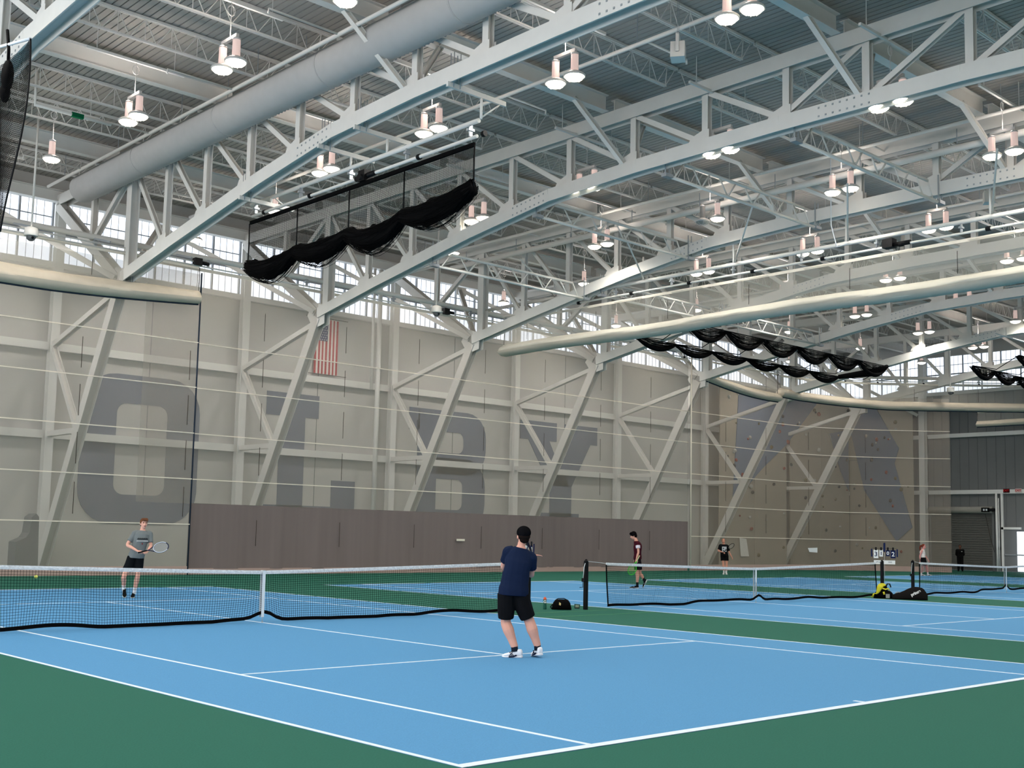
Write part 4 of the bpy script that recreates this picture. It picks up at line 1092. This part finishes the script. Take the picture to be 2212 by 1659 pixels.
t = thing('racket_bag', 'long black racket bag with white lettering between the far nets', 'bag', (20.95, -1.0, 0), -1.08)
def pf(f):
    P_ = [(0, .30), (.06, .42), (.16, .46), (.30, .60), (.46, .84), (.60, .98), (.72, 1.0), (.84, .92), (.93, .74), (1, .42)]
    for (a, x), (b, y) in zip(P_, P_[1:]):
        if f <= b: return x+(y-x)*(f-a)/(b-a)
    return .42
lump(MB(), .98, .30, .37, 18, 16, pf, 3.0).build('bag_body', mat('bag_black', (30, 28, 27), .6, 0, .2, 10), t)
MB().tube([((f-.5)*.98, -.02, .37*pf(f)+.004) for f in [i/12 for i in range(1, 12)]], .009, 5).build('zip_line', M['black'], t)
MB().tube([(-.40, -.02, .17), (-.34, -.03, .21), (-.27, -.02, .20)], .016, 6).build('carry_handle', mat('handle_grey', (150, 150, 148), .5), t)
o = lettering('prince', .115, mat('print_white', (214, 214, 212), .5), t, (.16, -.158, .205), (math.pi/2-.12, -.48, 0), .006)
t = thing('kit_bag', 'open black kit bag with a yellow jersey hanging out beside the net post', 'bag', (20.82, -.24, 0), -1.08)
lump(MB(), .58, .32, .24).build('bag_body', M['blackcloth'], t)
lump(MB(), .26, .24, .40).build('bag_flap', M['blackcloth'], t)
MB().tube([(.06, 0, .33), (.10, 0, .43), (.17, 0, .43), (.2, 0, .33)], .022, 6).build('carry_handle', M['black'], t)
yel = mat('jersey_yellow', (214, 204, 60), .8, 0, .15, 14, .3)
mb = MB(); rings = []
for i in range(13):
    f = i/12; c = V(-.02-.30*f, -.17-.01*math.sin(f*7), .40-.37*f+.05*math.sin(f*9)); w = .055+.04*math.sin(f*5+1)
    rings.append([c+V(w*math.cos(a), .02*math.sin(a), w*.5*math.sin(a)) for a in [2*math.pi*k/10 for k in range(10)]])
mb.loft(rings); mb.build('jersey', yel, t)
MB().tube([(-.03, -.18, .30), (.06, -.18, .27), (.13, -.17, .30), (.17, -.17, .24)], .022, 6).tube([(.0, -.18, .2), (.02, -.18, .12)], .03, 6).build('jersey_sleeve', yel, t)
MB().box(.06, .17, -.19, -.17, .02, .14).build('label_patch', mat('patch_grey', (150, 152, 146), .6), t)
o = MB().ell((0, 0, 0), .033, .033, .033, 14, 10).build('tennis_ball', mat('ball_felt', (214, 214, 110), .9, 0, .1, 60, .2), None, (-2.3, 4.4, .645)); tag(o, 'yellow tennis ball in flight behind the nearest net', 'ball')
# ---------------------------------------------------------------- people
def smoothpts(pts, n=4):
    """Catmull-Rom through (Vector, radius) points"""
    P = [p for p, r in pts]; R = [r for p, r in pts]; out = []; rad = []
    for i in range(len(P)-1):
        p0, p1, p2, p3 = P[max(0, i-1)], P[i], P[i+1], P[min(len(P)-1, i+2)]
        for k in range(n):
            t = k/n
            out.append(.5*((2*p1)+(p2-p0)*t+(2*p0-5*p1+4*p2-p3)*t*t+(-p0+3*p1-3*p2+p3)*t**3)); rad.append(R[i]+(R[i+1]-R[i])*t)
    out.append(P[-1]); rad.append(R[-1]); return out, rad
def limb(mb, pts, n=10):
    a, r = smoothpts([(Vector(p), q) for p, q in pts]); mb.tube(a, r, n)
def remesh(o, vox, it=4):
    m = o.modifiers.new('continuous_surface', 'REMESH'); m.mode = 'VOXEL'; m.voxel_size = vox; m.use_smooth_shade = True
    s = o.modifiers.new('relax', 'SMOOTH'); s.factor = .5; s.iterations = it
    return o
def hand(mb, w, d, up, side, curl=.5, s=1.0):
    """palm and five unequal bent fingers; d = pointing direction, up = back of hand, side = thumb side"""
    d = Vector(d).normalized(); up = (Vector(up)-d*d.dot(Vector(up))).normalized(); sd = d.cross(up)*side; w = Vector(w)
    for k, off in enumerate((-.026, -.009, .009, .026)):
        b = w+d*.03*s+sd*off*s
        mb.tube([w+sd*off*.6*s, b, w+d*.085*s+sd*off*s], [.016*s, .014*s, .012*s], 6)
        L_ = (.058, .074, .080, .070)[k]*s
        p0 = w+d*.085*s+sd*off*s
        a1 = curl*.9; a2 = curl*2.0; a3 = curl*2.9
        p1 = p0+(d*math.cos(a1)-up*math.sin(a1))*L_*.45; p2 = p1+(d*math.cos(a2)-up*math.sin(a2))*L_*.32; p3 = p2+(d*math.cos(a3)-up*math.sin(a3))*L_*.25
        mb.tube([p0, p1, p2, p3], [.0105*s, .0095*s, .0088*s, .0075*s], 6)
    q0 = w+d*.025*s+sd*.030*s; q1 = q0+(sd*.7+d*.6-up*.25*curl)*.032*s; q2 = q1+(d*.9+sd*(.25-.5*curl)-up*.4*curl)*.030*s; q3 = q2+(d*.9-sd*.3*curl-up*.5*curl)*.022*s
    mb.tube([w+d*.01*s+sd*.012*s, q0, q1, q2, q3], [.015*s, .0145*s, .012*s, .011*s, .009*s], 6)
def ringv(c, ax, fw, a, b, n=16, p=2.3):
    out = []
    for k in range(n):
        g = 2*math.pi*k/n; cx, sy = math.cos(g), math.sin(g)
        out.append(c+ax*(a*math.copysign(abs(cx)**(2/p), cx))+fw*(b*math.copysign(abs(sy)**(2/p), sy)))
    return out
def torso_rings(J, grow=0.0, z0=0.0, z1=1.0, wid=1.0, n=11):
    """rings from pelvis (0) to neck base (1)"""
    hip = (J['hl']+J['hr'])/2; pel = hip+V(0, 0, .03); neck = J['neck']; sh = (J['sl']+J['sr'])/2
    axh = (J['hr']-J['hl']).normalized(); axs = (J['sr']-J['sl']).normalized(); sw = (J['sr']-J['sl']).length/2; bw = J.get('build', 1.0)
    prof = [(0, .165*bw, .115*bw), (.12, .165*bw, .118*bw), (.28, .148*bw, .105*bw), (.42, .145*bw, .105*bw), (.58, sw*.86, .118*bw), (.74, sw*.96, .122*bw), (.86, sw*.93, .105*bw), (.93, sw*.70, .085*bw), (1.0, .060, .062)]
    out = []
    for i in range(n):
        f = z0+(z1-z0)*i/(n-1)
        for (fa, a0, b0), (fb, a1, b1) in zip(prof, prof[1:]):
            if fa <= f <= fb+1e-9:
                t = (f-fa)/(fb-fa); t = t*t*(3-2*t); a = a0+(a1-a0)*t; b = b0+(b1-b0)*t; break
        c = pel.lerp(sh+V(0, 0, -.02), min(1, f/.86)) if f < .86 else (sh+V(0, 0, -.02)).lerp(neck, (f-.86)/.14)
        bend = J.get('bend', V(0, 0, 0)); c = c+bend*math.sin(math.pi*min(1, f/.86))
        ax = axh.lerp(axs, min(1, f/.8)).normalized(); up = (neck-pel).normalized(); ax = (ax-up*ax.dot(up)*.35).normalized(); fw = up.cross(ax).normalized()
        out.append(ringv(c, ax, fw, (a+grow)*wid, b+grow))
    return out
def head_geo(mb, c, face, s=1.0, nose=True):
    """skull, jaw, nose and ears; c = centre of head, face = direction it looks"""
    f = Vector(face).normalized(); r = f.cross(V(0, 0, 1)).normalized(); u = r.cross(f)
    def P(x, y, z): return c+(r*x+f*y+u*z)*s
    rot = Matrix((r, f, u)).transposed()
    mb.ell(P(0, -.012, .025), .076*s, .096*s, .092*s, 16, 12, rot)
    mb.ell(P(0, .030, -.035), .058*s, .062*s, .080*s, 14, 10, rot)
    mb.ell(P(0, .045, -.085), .034*s, .036*s, .032*s, 12, 8, rot)
    if nose: mb.tube([P(0, .088, .012), P(0, .104, -.018), P(0, .110, -.030), P(0, .092, -.040)], [.008*s, .011*s, .014*s, .009*s], 8)
    for q in (-1, 1): mb.ell(P(q*.077, -.005, -.012), .010*s, .020*s, .032*s, 8, 6, rot)
    return P, rot
def face_parts(P, rot, par, s=1.0, brow=(70, 48, 36)):
    dk = mat('eye_dark', (36, 28, 26), .3); lip = mat('lip_red', (168, 92, 86), .6); bm = mat('brow_%d' % brow[0], brow, .8)
    for q in (-1, 1):
        MB().ell(P(q*.030, .082, .012), .012*s, .007*s, .006*s, 8, 5, rot).build('eye', dk, par)
        MB().tube([P(q*.016, .089, .030), P(q*.032, .088, .035), P(q*.048, .078, .028)], .005*s, 5).build('eyebrow', bm, par)
    MB().ell(P(0, .090, -.060), .022*s, .008*s, .009*s, 10, 5, rot).build('lips', lip, par)
def shoe(par, heel, toe, rollz, upper, sole, mark=None, s=1.0, name='shoe', tilt_up=(0, 0, 1)):
    heel, toe = Vector(heel), Vector(toe); d = (toe-heel); L_ = d.length; d.normalize(); r = d.cross(Vector(tilt_up)).normalized(); u = r.cross(d)
    def ring(f, w, z0, z1, p=2.8): return ringv(heel+d*(L_*f)+u*((z0+z1)/2), r, u, w, (z1-z0)/2, 14, p)
    e = thing(name, None, None); e.parent = par
    MB().loft([ring(-.01, .022*s, .004, .030*s), ring(.03, .036*s, .0, .034*s), ring(.25, .036*s, .0, .030*s), ring(.5, .036*s, .0, .024*s), ring(.72, .047*s, .0, .022*s), ring(.9, .040*s, .002, .020*s), ring(1.0, .018*s, .008, .020*s)]).build('sole', sole, e)
    MB().loft([ring(.01, .022*s, .028*s, .085*s), ring(.06, .034*s, .026*s, .105*s), ring(.2, .037*s, .026*s, .105*s), ring(.36, .037*s, .022*s, .092*s), ring(.5, .038*s, .020*s, .074*s), ring(.7, .045*s, .018*s, .058*s), ring(.88, .038*s, .016*s, .046*s), ring(.985, .016*s, .016*s, .030*s)]).build('upper', upper, e)
    if mark:
        for q in (-1, 1):
            for f0, f1 in ((.40, .54), (.48, .60)):
                MB().tube([heel+d*(L_*f0)+u*.030*s+r*q*.039*s, heel+d*(L_*f1)+u*.068*s+r*q*.034*s], .0045*s, 5).build('side_stripe', mark, e)
            MB().tube([heel+d*(L_*.60)+u*.030*s+r*q*.043*s, heel+d*(L_*.44)+u*.066*s+r*q*.037*s], .0045*s, 5).build('side_stripe', mark, e)
            MB().tube([heel+d*(L_*.62)+u*.014*s+r*q*.046*s, heel+d*(L_*.40)+u*.02*s+r*q*.040*s, heel+d*(L_*.25)+u*.035*s+r*q*.039*s], .009*s, 5).build('sole_flash', mark, e)
        for k in range(4): MB().tube([heel+d*(L_*(.40+.07*k))+u*(.090-.009*k)*s-r*.022*s, heel+d*(L_*(.40+.07*k))+u*(.094-.009*k)*s, heel+d*(L_*(.40+.07*k))+u*(.090-.009*k)*s+r*.022*s], .004*s, 5).build('lace', mark, e)
    return e
def racket(loc, rz, butt, tip, nrm, label, frame=(30, 34, 48), grip=(24, 24, 26), strc=(190, 196, 200), accent=None):
    t = thing('tennis_racket', label, 'tennis racket', loc, rz)
    butt, tip = Vector(butt), Vector(tip); d = (tip-butt).normalized(); n = Vector(nrm); n = (n-d*n.dot(d)).normalized(); w = d.cross(n)
    L_ = .685; hc = butt+d*(L_-.170); A, B = .170, .128
    fm = mat('racket_%d_%d_%d' % frame, frame, .35); gm = mat('grip_%d_%d_%d' % grip, grip, .8); sm = mat('string_%d' % strc[0], strc, .5)
    pts = [hc+d*(A*math.cos(a))+w*(B*math.sin(a)) for a in [2*math.pi*k/36 for k in range(37)]]
    MB().tube(pts, .0105, 8, False).build('frame_hoop', fm, t)
    if accent: MB().tube([p+d*0+n*.007 for p in pts[4:33]], .007, 6, False).build('frame_trim', mat('racket_trim_%d' % accent[0], accent, .4), t)
    MB().tube([butt+d*.20, butt+d*.26+w*.012, butt+d*.33+w*.052, hc-d*A*.80+w*B*.60], .010, 8).tube([butt+d*.20, butt+d*.26-w*.012, butt+d*.33-w*.052, hc-d*A*.80-w*B*.60], .010, 8).build('throat', fm, t)
    MB().tube([butt, butt+d*.012, butt+d*.02, butt+d*.20], [.019, .019, .0155, .0145], 8).build('grip', gm, t)
    mb = MB()
    for k in range(-8, 9):
        f = k/9.0; h = math.sqrt(1-f*f)
        mb.tube([hc+w*(B*f)-d*(A*h), hc+w*(B*f)+d*(A*h)], .0012, 3, False)
        mb.tube([hc+d*(A*f)-w*(B*h), hc+d*(A*f)+w*(B*h)], .0012, 3, False)
    o = mb.build('string_bed', sm, t); o['kind'] = 'stuff'
    return t
def person(label, loc, yaw, J, skin, shirt, shorts, shoes, socks, opt):
    t = thing('person', label, 'person', loc, -yaw)
    J = {k: (Vector(v) if isinstance(v, tuple) else v) for k, v in J.items()}
    sk = mat('skin_%d_%d' % skin[:2], skin, .55, 0, .05, 9)
    vox = opt.get('vox', .012); hs = opt.get('hs', 1.0); lg = opt.get('lg', 1.05); g = J.get('build', 1.0)
    mb = MB()
    mb.loft(torso_rings(J))
    nk = J['neck']; hd = J['head']
    limb(mb, [(nk-V(0, 0, .05), .062), (nk+V(0, 0, .02), .055), (nk.lerp(hd, .55), .052), (hd-V(0, 0, .04), .05)])
    P, rot = head_geo(mb, hd, J['face'], hs)
    for s_ in ('l', 'r'):
        sh, el, wr = J['s'+s_], J['e'+s_], J['w'+s_]
        limb(mb, [(sh.lerp(nk, .12), .05*g), (sh, .056*g), (sh.lerp(el, .5), .046*g), (el, .038*g), (el.lerp(wr, .35), .040*g), (el.lerp(wr, .8), .028*g), (wr, .025*g)])
        dd = J.get('hd'+s_, (wr-el)); hand(mb, wr, dd, J.get('hu'+s_, V(0, 0, 1)), -1 if s_ == 'l' else 1, J.get('c'+s_, .5), opt.get('hsz', 1.0))
        hp, kn, an = J['h'+s_], J['k'+s_], J['a'+s_]
        limb(mb, [(hp+V(0, 0, .04), .098*g), (hp.lerp(kn, .3), .088*g), (hp.lerp(kn, .75), .065*g), (kn, .056*g*lg), (kn.lerp(an, .3)+J.get('calf', V(0, -.012, 0)), .060*g*lg), (kn.lerp(an, .65), .046*g*lg), (an, .037*g*lg)])
    remesh(mb.build('body', sk, t), vox, 3)
    if opt.get('facep', True): face_parts(P, rot, t, hs, opt.get('brow', (70, 48, 36)))
    # shirt
    if shirt:
        m = mat('shirt_%d_%d_%d' % shirt, shirt, .9, 0, .10, 9, .3, spec=.06)
        mb = MB(); mb.loft(torso_rings(J, opt.get('loose', .022), opt.get('shirt0', -.0), .985, 1.0, 18))
        if opt.get('sleeve', .5):
            sl = opt.get('sleeve', .5)
            for s_ in ('l', 'r'):
                sh, el, wr = J['s'+s_], J['e'+s_], J['w'+s_]
                if sl > 1: limb(mb, [(sh.lerp(nk, .3), .066), (sh, .072*g), (sh.lerp(el, .5), .064*g), (el, .054*g), (el.lerp(wr, .5), .050), (wr, .042)])
                else: limb(mb, [(sh.lerp(nk, .42), .060), (sh.lerp(nk, .12), .069*g), (sh, .071*g), (sh.lerp(el, sl*.5), .067*g), (sh.lerp(el, sl), .068*g)])
        remesh(mb.build('shirt', m, t), vox*.9, 2)
        if opt.get('cuff'):
            for s_ in ('l', 'r'):
                sh, el = J['s'+s_], J['e'+s_]; mb = MB(); limb(mb, [(sh.lerp(el, .22), .077*g), (sh.lerp(el, .4), .076*g), (sh.lerp(el, sl+.02), .074*g)], 14); mb.build('sleeve_panel', mat('cuff_white', opt['cuff'], .8), t)
    # shorts, skirt or trousers
    m = mat('shorts_%d_%d_%d' % shorts, shorts, .9, 0, .15, 9, .3, spec=.06)
    mb = MB(); mb.loft(torso_rings(J, .020, 0.0, .22, 1.0, 5))
    hem = opt.get('hem', .8)
    if opt.get('skirt'):
        c = (J['hl']+J['hr'])/2; ax = (J['hr']-J['hl']).normalized(); fw = V(0, 0, 1).cross(ax)
        mb.loft([ringv(c+V(0, 0, .10), ax, fw, .17, .125), ringv(c+V(0, 0, -.05), ax, fw, .20, .16), ringv(c+V(0, 0, -.24), ax, fw, .245, .20)])
    else:
        for s_ in ('l', 'r'):
            hp, kn, an = J['h'+s_], J['k'+s_], J['a'+s_]
            if hem > 1: limb(mb, [(hp+V(0, 0, .05), .112), (hp.lerp(kn, .4), .105), (kn, .088), (kn.lerp(an, .5), .080), (an+V(0, 0, -.02), .072)], 12)
            else: limb(mb, [(hp+V(0, 0, .05), .115*g), (hp.lerp(kn, hem*.5), .112*g), (hp.lerp(kn, hem), opt.get('hemr', .105)*g)], 14)
    remesh(mb.build(opt.get('bottom', 'shorts'), m, t), vox*.9, 2)
    for s_ in ('l', 'r'):
        kn, an = J['k'+s_], J['a'+s_]
        if socks:
            mb = MB(); limb(mb, [(an.lerp(kn, opt.get('sockh', .28)), .047*g), (an.lerp(kn, .1), .043*g), (an+V(0, 0, -.05), .044*g)], 14); mb.build('sock', mat('sock_%d' % socks[0], socks, .9, spec=.1), t)
        up, so, mk = shoes
        shoe(t, J['heel'+s_], J['toe'+s_], 0, mat('shoe_%d_%d' % up[:2], up, .5), mat('sole_%d_%d' % so[:2], so, .5), mat('shoe_mark_%d' % mk[0], mk, .5) if mk else None, opt.get('shoe_s', 1.0), 'shoe', J.get('su'+s_, V(0, 0, 1)))
    return t, P, rot
def hair_shell(par, P, rot, rgb, s=1.0, back=True, fringe=False, long=0.0):
    mb = MB()
    mb.ell(P(0, -.022, .040), .084*s, .094*s, .088*s, 16, 12, rot)
    if back: mb.ell(P(0, -.055, -.010), .074*s, .062*s, .078*s, 14, 10, rot)
    if fringe:
        for k in range(7): mb.tube([P(-.055+.018*k, .035, .115), P(-.06+.019*k, .085, .085), P(-.058+.02*k, .094, .052+.008*(k % 2))], [.022*s, .018*s, .008*s], 6)
    for q in (-1, 1): mb.ell(P(q*.070, -.012, .018), .016*s, .040*s, .045*s, 8, 6, rot)
    o = mb.build('hair', mat('hair_%d_%d' % rgb[:2], rgb, .7, 0, .3, 40, .5), par); remesh(o, .008, 3); return o
# --- near player, back to the camera, racket up at his right shoulder
NL, NY = (-.04, -6.82, 0), .7637
J = dict(head=(-.072, .02, 1.615), face=(-.25, .95, .05), neck=(-.098, .0, 1.475), sl=(-.275, .03, 1.405), sr=(.045, .02, 1.325), el=(-.335, .20, 1.19), wl=(-.12, .42, 1.23), er=(.045, .16, 1.095), wr=(.035, .44, 1.345),
         hl=(-.285, .0, .80), hr=(-.105, .03, .80), kl=(-.285, .07, .455), al=(-.155, .0, .135), kr=(.035, .09, .47), ar=(.150, .08, .15), heell=(-.055, -.01, .0), toel=(-.325, .06, .0), heelr=(.190, .02, .035), toer=(.085, .26, .0),
         hdl=(.7, .5, .5), hul=(0, .5, .9), cl=.75, hdr=(.92, .15, .12), hur=(0, .1, 1), cr=.18, build=1.06, bend=V(-.01, -.02, 0), calf=V(0.0, -.015, 0))
t, P, rot = person('person in navy shirt, black shorts and black cap seen from behind', NL, NY, J, (214, 160, 142), (24, 34, 58), (18, 18, 20), ((232, 232, 236), (226, 226, 230), (34, 40, 62)), (26, 32, 44),
                   dict(vox=.009, facep=False, hem=.82, hemr=.098, sockh=.30, loose=.03, sleeve=.62, shoe_s=1.12, lg=1.2, hs=1.06))
mb = MB(); mb.ell(P(0, -.014, .048), .096, .118, .090, 20, 12, rot); crown = mb.build('cap_crown', mat('cap_black', (17, 17, 19), .8, 0, .2, 12), t)
MB().loft([[P(x, .085+y, .055-.02*abs(x)/.07-(y*.15)) for x in (-.075, -.04, 0, .04, .075)] for y in (0, .03, .06, .075)], True, False, False).build('cap_brim', MATS['cap_black'], t)
MB().tube([P(.035*math.cos(a), -.117+.02*abs(math.cos(a)), .005+.04*math.sin(a)) for a in [math.pi*k/8 for k in range(9)]], .006, 6).build('cap_opening', mat('hair_dark', (30, 24, 22), .8), t)
mb = MB(); mb.ell(P(0, -.040, .0), .084, .078, .062, 14, 10, rot); mb.ell(P(0, -.052, -.040), .066, .052, .05, 12, 8, rot); mb.build('hair', MATS['hair_dark'], t)
racket(NL, -NY, (.10, .42, 1.27), (-.01, 1.04, 1.52), (.85, .1, .4), 'dark racket raised at the shoulder of the person in navy', (22, 24, 34), (20, 20, 22), (120, 124, 128))
# --- far player in grey, facing the camera
FL, FY = (1.17, 7.77, 0), .436
J = dict(head=(.225, -.02, 1.715), face=(.28, -.95, -.02), neck=(.208, .0, 1.565), sl=(.375, .0, 1.475), sr=(.04, .0, 1.485), el=(.405, -.06, 1.19), wl=(.345, -.27, 1.085), er=(-.115, -.05, 1.215), wr=(.125, -.27, 1.075),
         hl=(.165, .0, .88), hr=(.005, .0, .88), kl=(.145, -.06, .49), al=(.095, .03, .13), kr=(-.155, -.14, .48), ar=(-.145, .02, .22), heell=(.075, .06, .0), toel=(.055, -.22, .0), heelr=(-.135, .10, .15), toer=(-.115, -.14, .0),
         hdl=(-.55, -.3, -.15), hul=(0, -.5, .8), cl=.95, hdr=(.75, -.3, -.05), hur=(0, -.5, .8), cr=.95, build=.97, calf=V(0, .012, 0))
t, P, rot = person('person in grey printed T-shirt and black shorts facing the camera with a racket', FL, FY, J, (222, 168, 148), (112, 118, 118), (16, 19, 22), ((26, 26, 24), (206, 206, 196), None), (226, 230, 234),
                   dict(vox=.010, hem=.62, sockh=.30, loose=.026, sleeve=.70, brow=(92, 62, 46), hemr=.115))
hair_shell(t, P, rot, (104, 68, 48), 1.0, True, True)
prn = mat('print_black', (30, 32, 34), .7); prw = mat('print_pale', (206, 208, 206), .7)
mb = MB()
for k in range(11): mb.box(.100+k*.021, .100+k*.021+.016, -.172, -.166, 1.345, 1.372+.008*(k % 2))
mb.build('chest_print', prn, t)['kind'] = 'stuff'
mb = MB()
for k in range(15): mb.box(.085+k*.017, .085+k*.017+.012, -.174, -.168, 1.300, 1.322)
mb.build('chest_print', prw, t)['kind'] = 'stuff'
MB().ell((.212, -.168, 1.245), .012, .004, .02, 8, 5).build('chest_emblem', mat('emblem_red', (130, 40, 44), .7), t)
MB().box(.235, .285, -.155, -.145, .655, .672).build('shorts_logo', prw, t)
racket(FL, -FY, (.13, -.36, 1.045), (.80, -.40, 1.22), (.1, -.8, .45), 'white and navy racket held out by the person in grey', (38, 44, 70), (24, 22, 24), (200, 206, 210), (214, 222, 236))
# --- walking player in maroon, side-on
WL, WY = (17.93, 6.87, 0), .8554
J = dict(head=(-.125, .0, 1.695), face=(-.93, -.15, -.32), neck=(-.035, .0, 1.535), sl=(.02, -.17, 1.44), sr=(.02, .17, 1.44), el=(.045, -.23, 1.165), wl=(-.02, -.24, .93), er=(.06, .24, 1.17), wr=(-.06, .24, .95),
         hl=(.02, -.085, .90), hr=(.02, .085, .90), kl=(.01, -.09, .47), al=(.02, -.09, .125), kr=(.105, .09, .46), ar=(.235, .10, .29), heell=(.065, -.09, .0), toel=(-.235, -.10, .0), heelr=(.345, .10, .27), toer=(.215, .11, .01),
         hdl=(.0, 0, -1), hul=(-.3, -1, 0), cl=.95, hdr=(-.1, 0, -1), hur=(0, 1, 0), cr=.5, sur=V(-.8, 0, .55), build=.95, calf=V(.014, 0, 0))
t, P, rot = person('person in maroon shirt with white sleeve panels walking behind the middle net', WL, WY, J, (206, 152, 130), (62, 18, 28), (22, 14, 17), ((20, 20, 23), (222, 222, 218), (120, 122, 126)), (22, 22, 24),
                   dict(vox=.011, hem=.70, sockh=.22, sleeve=.52, cuff=(206, 200, 206), brow=(20, 18, 18)))
hair_shell(t, P, rot, (17, 15, 16), 1.12, True, True)
racket(WL, -WY, (.085, -.29, 1.06), (-.24, -.31, .42), (.25, -.95, 0), 'bright green racket carried low by the person in maroon', (70, 190, 60), (214, 206, 150), (110, 200, 90))
# --- player in black T-shirt far back, facing the camera
GL, GY = (33.97, 15.35, 0), .929
J = dict(head=(-.08, -.01, 1.565), face=(.2, -.97, .05), neck=(-.065, .0, 1.42), sl=(.105, .0, 1.33), sr=(-.235, .0, 1.34), el=(.20, -.02, 1.02), wl=(.315, -.04, .82), er=(-.31, -.06, 1.10), wr=(-.09, -.24, 1.035),
         hl=(.06, .0, .84), hr=(-.115, .0, .84), kl=(.075, -.02, .47), al=(.055, .0, .12), kr=(-.075, -.03, .47), ar=(-.055, .0, .12), heell=(.06, .06, 0), toel=(.075, -.20, 0), heelr=(-.055, .06, 0), toer=(-.075, -.20, 0), cl=.9, cr=.95, build=.92)
t, P, rot = person('person in black T-shirt with a white square print holding a black racket', GL, GY, J, (206, 146, 126), (17, 18, 20), (15, 15, 17), ((228, 228, 226), (220, 220, 218), None), (228, 228, 228),
                   dict(vox=.013, hem=.52, hemr=.12, sockh=.22, loose=.035, sleeve=.75, brow=(120, 84, 60)))
hair_shell(t, P, rot, (128, 92, 70), .97, True, False)
MB().box(-.14, .07, -.172, -.160, 1.06, 1.30).build('shirt_print', mat('print_grey', (186, 190, 194), .7), t)
for q in ((-.12, -.02, 1.09, 1.15), (-.11, -.04, 1.19, 1.27), (.0, .05, 1.12, 1.22)): MB().prism([(q[0], q[2]), (q[1], q[2]), ((q[0]+q[1])/2, q[3])], (0, -.174, 0), (1, 0, 0), (0, 0, 1), (0, -.004, 0)).build('print_shape', prn, t)
racket(GL, -GY, (-.12, -.30, 1.01), (.40, -.22, 1.42), (.75, -.55, -.2), 'black racket held across the body by the person in the black T-shirt', (20, 20, 22), (24, 24, 26), (150, 150, 148))
# --- woman in white top, walking right
WL2, WY2 = (45.54, 11.38, 0), 1.0883
J = dict(head=(-.075, .0, 1.495), face=(.88, -.40, -.05), neck=(-.12, .0, 1.345), sl=(-.135, .13, 1.265), sr=(-.17, -.15, 1.265), el=(-.02, .18, 1.02), wl=(.13, .12, .80), er=(-.27, -.18, 1.0), wr=(-.255, -.19, .77),
         hl=(-.10, .08, .80), hr=(-.12, -.08, .80), kl=(.05, .08, .45), al=(.10, .08, .12), kr=(-.14, -.08, .44), ar=(-.22, -.08, .11), heell=(.06, .08, 0), toel=(.31, .06, .01), heelr=(-.25, -.08, 0), toer=(.0, -.11, 0), cl=.8, cr=.9, build=1.02)
t, P, rot = person('person in white sleeveless top and black skirt walking behind the farthest net', WL2, WY2, J, (214, 150, 142), (222, 214, 206), (17, 17, 19), ((224, 224, 222), (214, 214, 214), (60, 64, 76)), (224, 222, 220),
                   dict(vox=.013, skirt=True, bottom='skirt', sleeve=0, sockh=.12, loose=.012, shirt0=.16, brow=(120, 60, 40)))
hair_shell(t, P, rot, (120, 58, 44), .98, True, False)
MB().tube([P(0, -.10, .05), P(0, -.16, .02), P(.01, -.19, -.08), P(.0, -.18, -.20), P(0, -.15, -.27)], [.03, .045, .042, .03, .008], 10).build('ponytail', MATS['hair_120_58'], t)
racket(WL2, -WY2, (-.26, -.23, .86), (-.12, -.25, .20), (.5, -.85, 0), 'pale racket hanging from the hand of the person in white', (206, 204, 200), (60, 60, 62), (190, 188, 184), (120, 120, 124))
# --- spectator in black by the curtain edge
KL, KY = (58.2, 15.75, 0), 1.1144
J = dict(head=(.0, -.01, 1.50), face=(.05, -.98, -.12), neck=(.0, .0, 1.36), sl=(.185, .0, 1.28), sr=(-.185, .0, 1.28), el=(.215, .05, 1.02), wl=(.06, .15, .88), er=(-.225, .05, 1.02), wr=(-.06, .15, .86),
         hl=(.085, .0, .80), hr=(-.085, .0, .80), kl=(.10, -.02, .43), al=(.11, .0, .10), kr=(-.09, -.02, .43), ar=(-.10, .0, .10), heell=(.11, .06, 0), toel=(.14, -.19, 0), heelr=(-.10, .06, 0), toer=(-.13, -.19, 0), cl=.5, cr=.5, build=.98)
t, P, rot = person('person all in black standing with hands behind the back at the curtain edge', KL, KY, J, (120, 84, 68), (15, 15, 16), (17, 17, 18), ((18, 18, 19), (30, 30, 30), None), None,
                   dict(vox=.014, hem=1.2, bottom='trousers', sleeve=1.2, loose=.035, brow=(18, 16, 16)))
hair_shell(t, P, rot, (26, 22, 20), .98, True, False)
MB().box(.07, .13, -.165, -.155, 1.19, 1.225).build('chest_logo', prw, t)
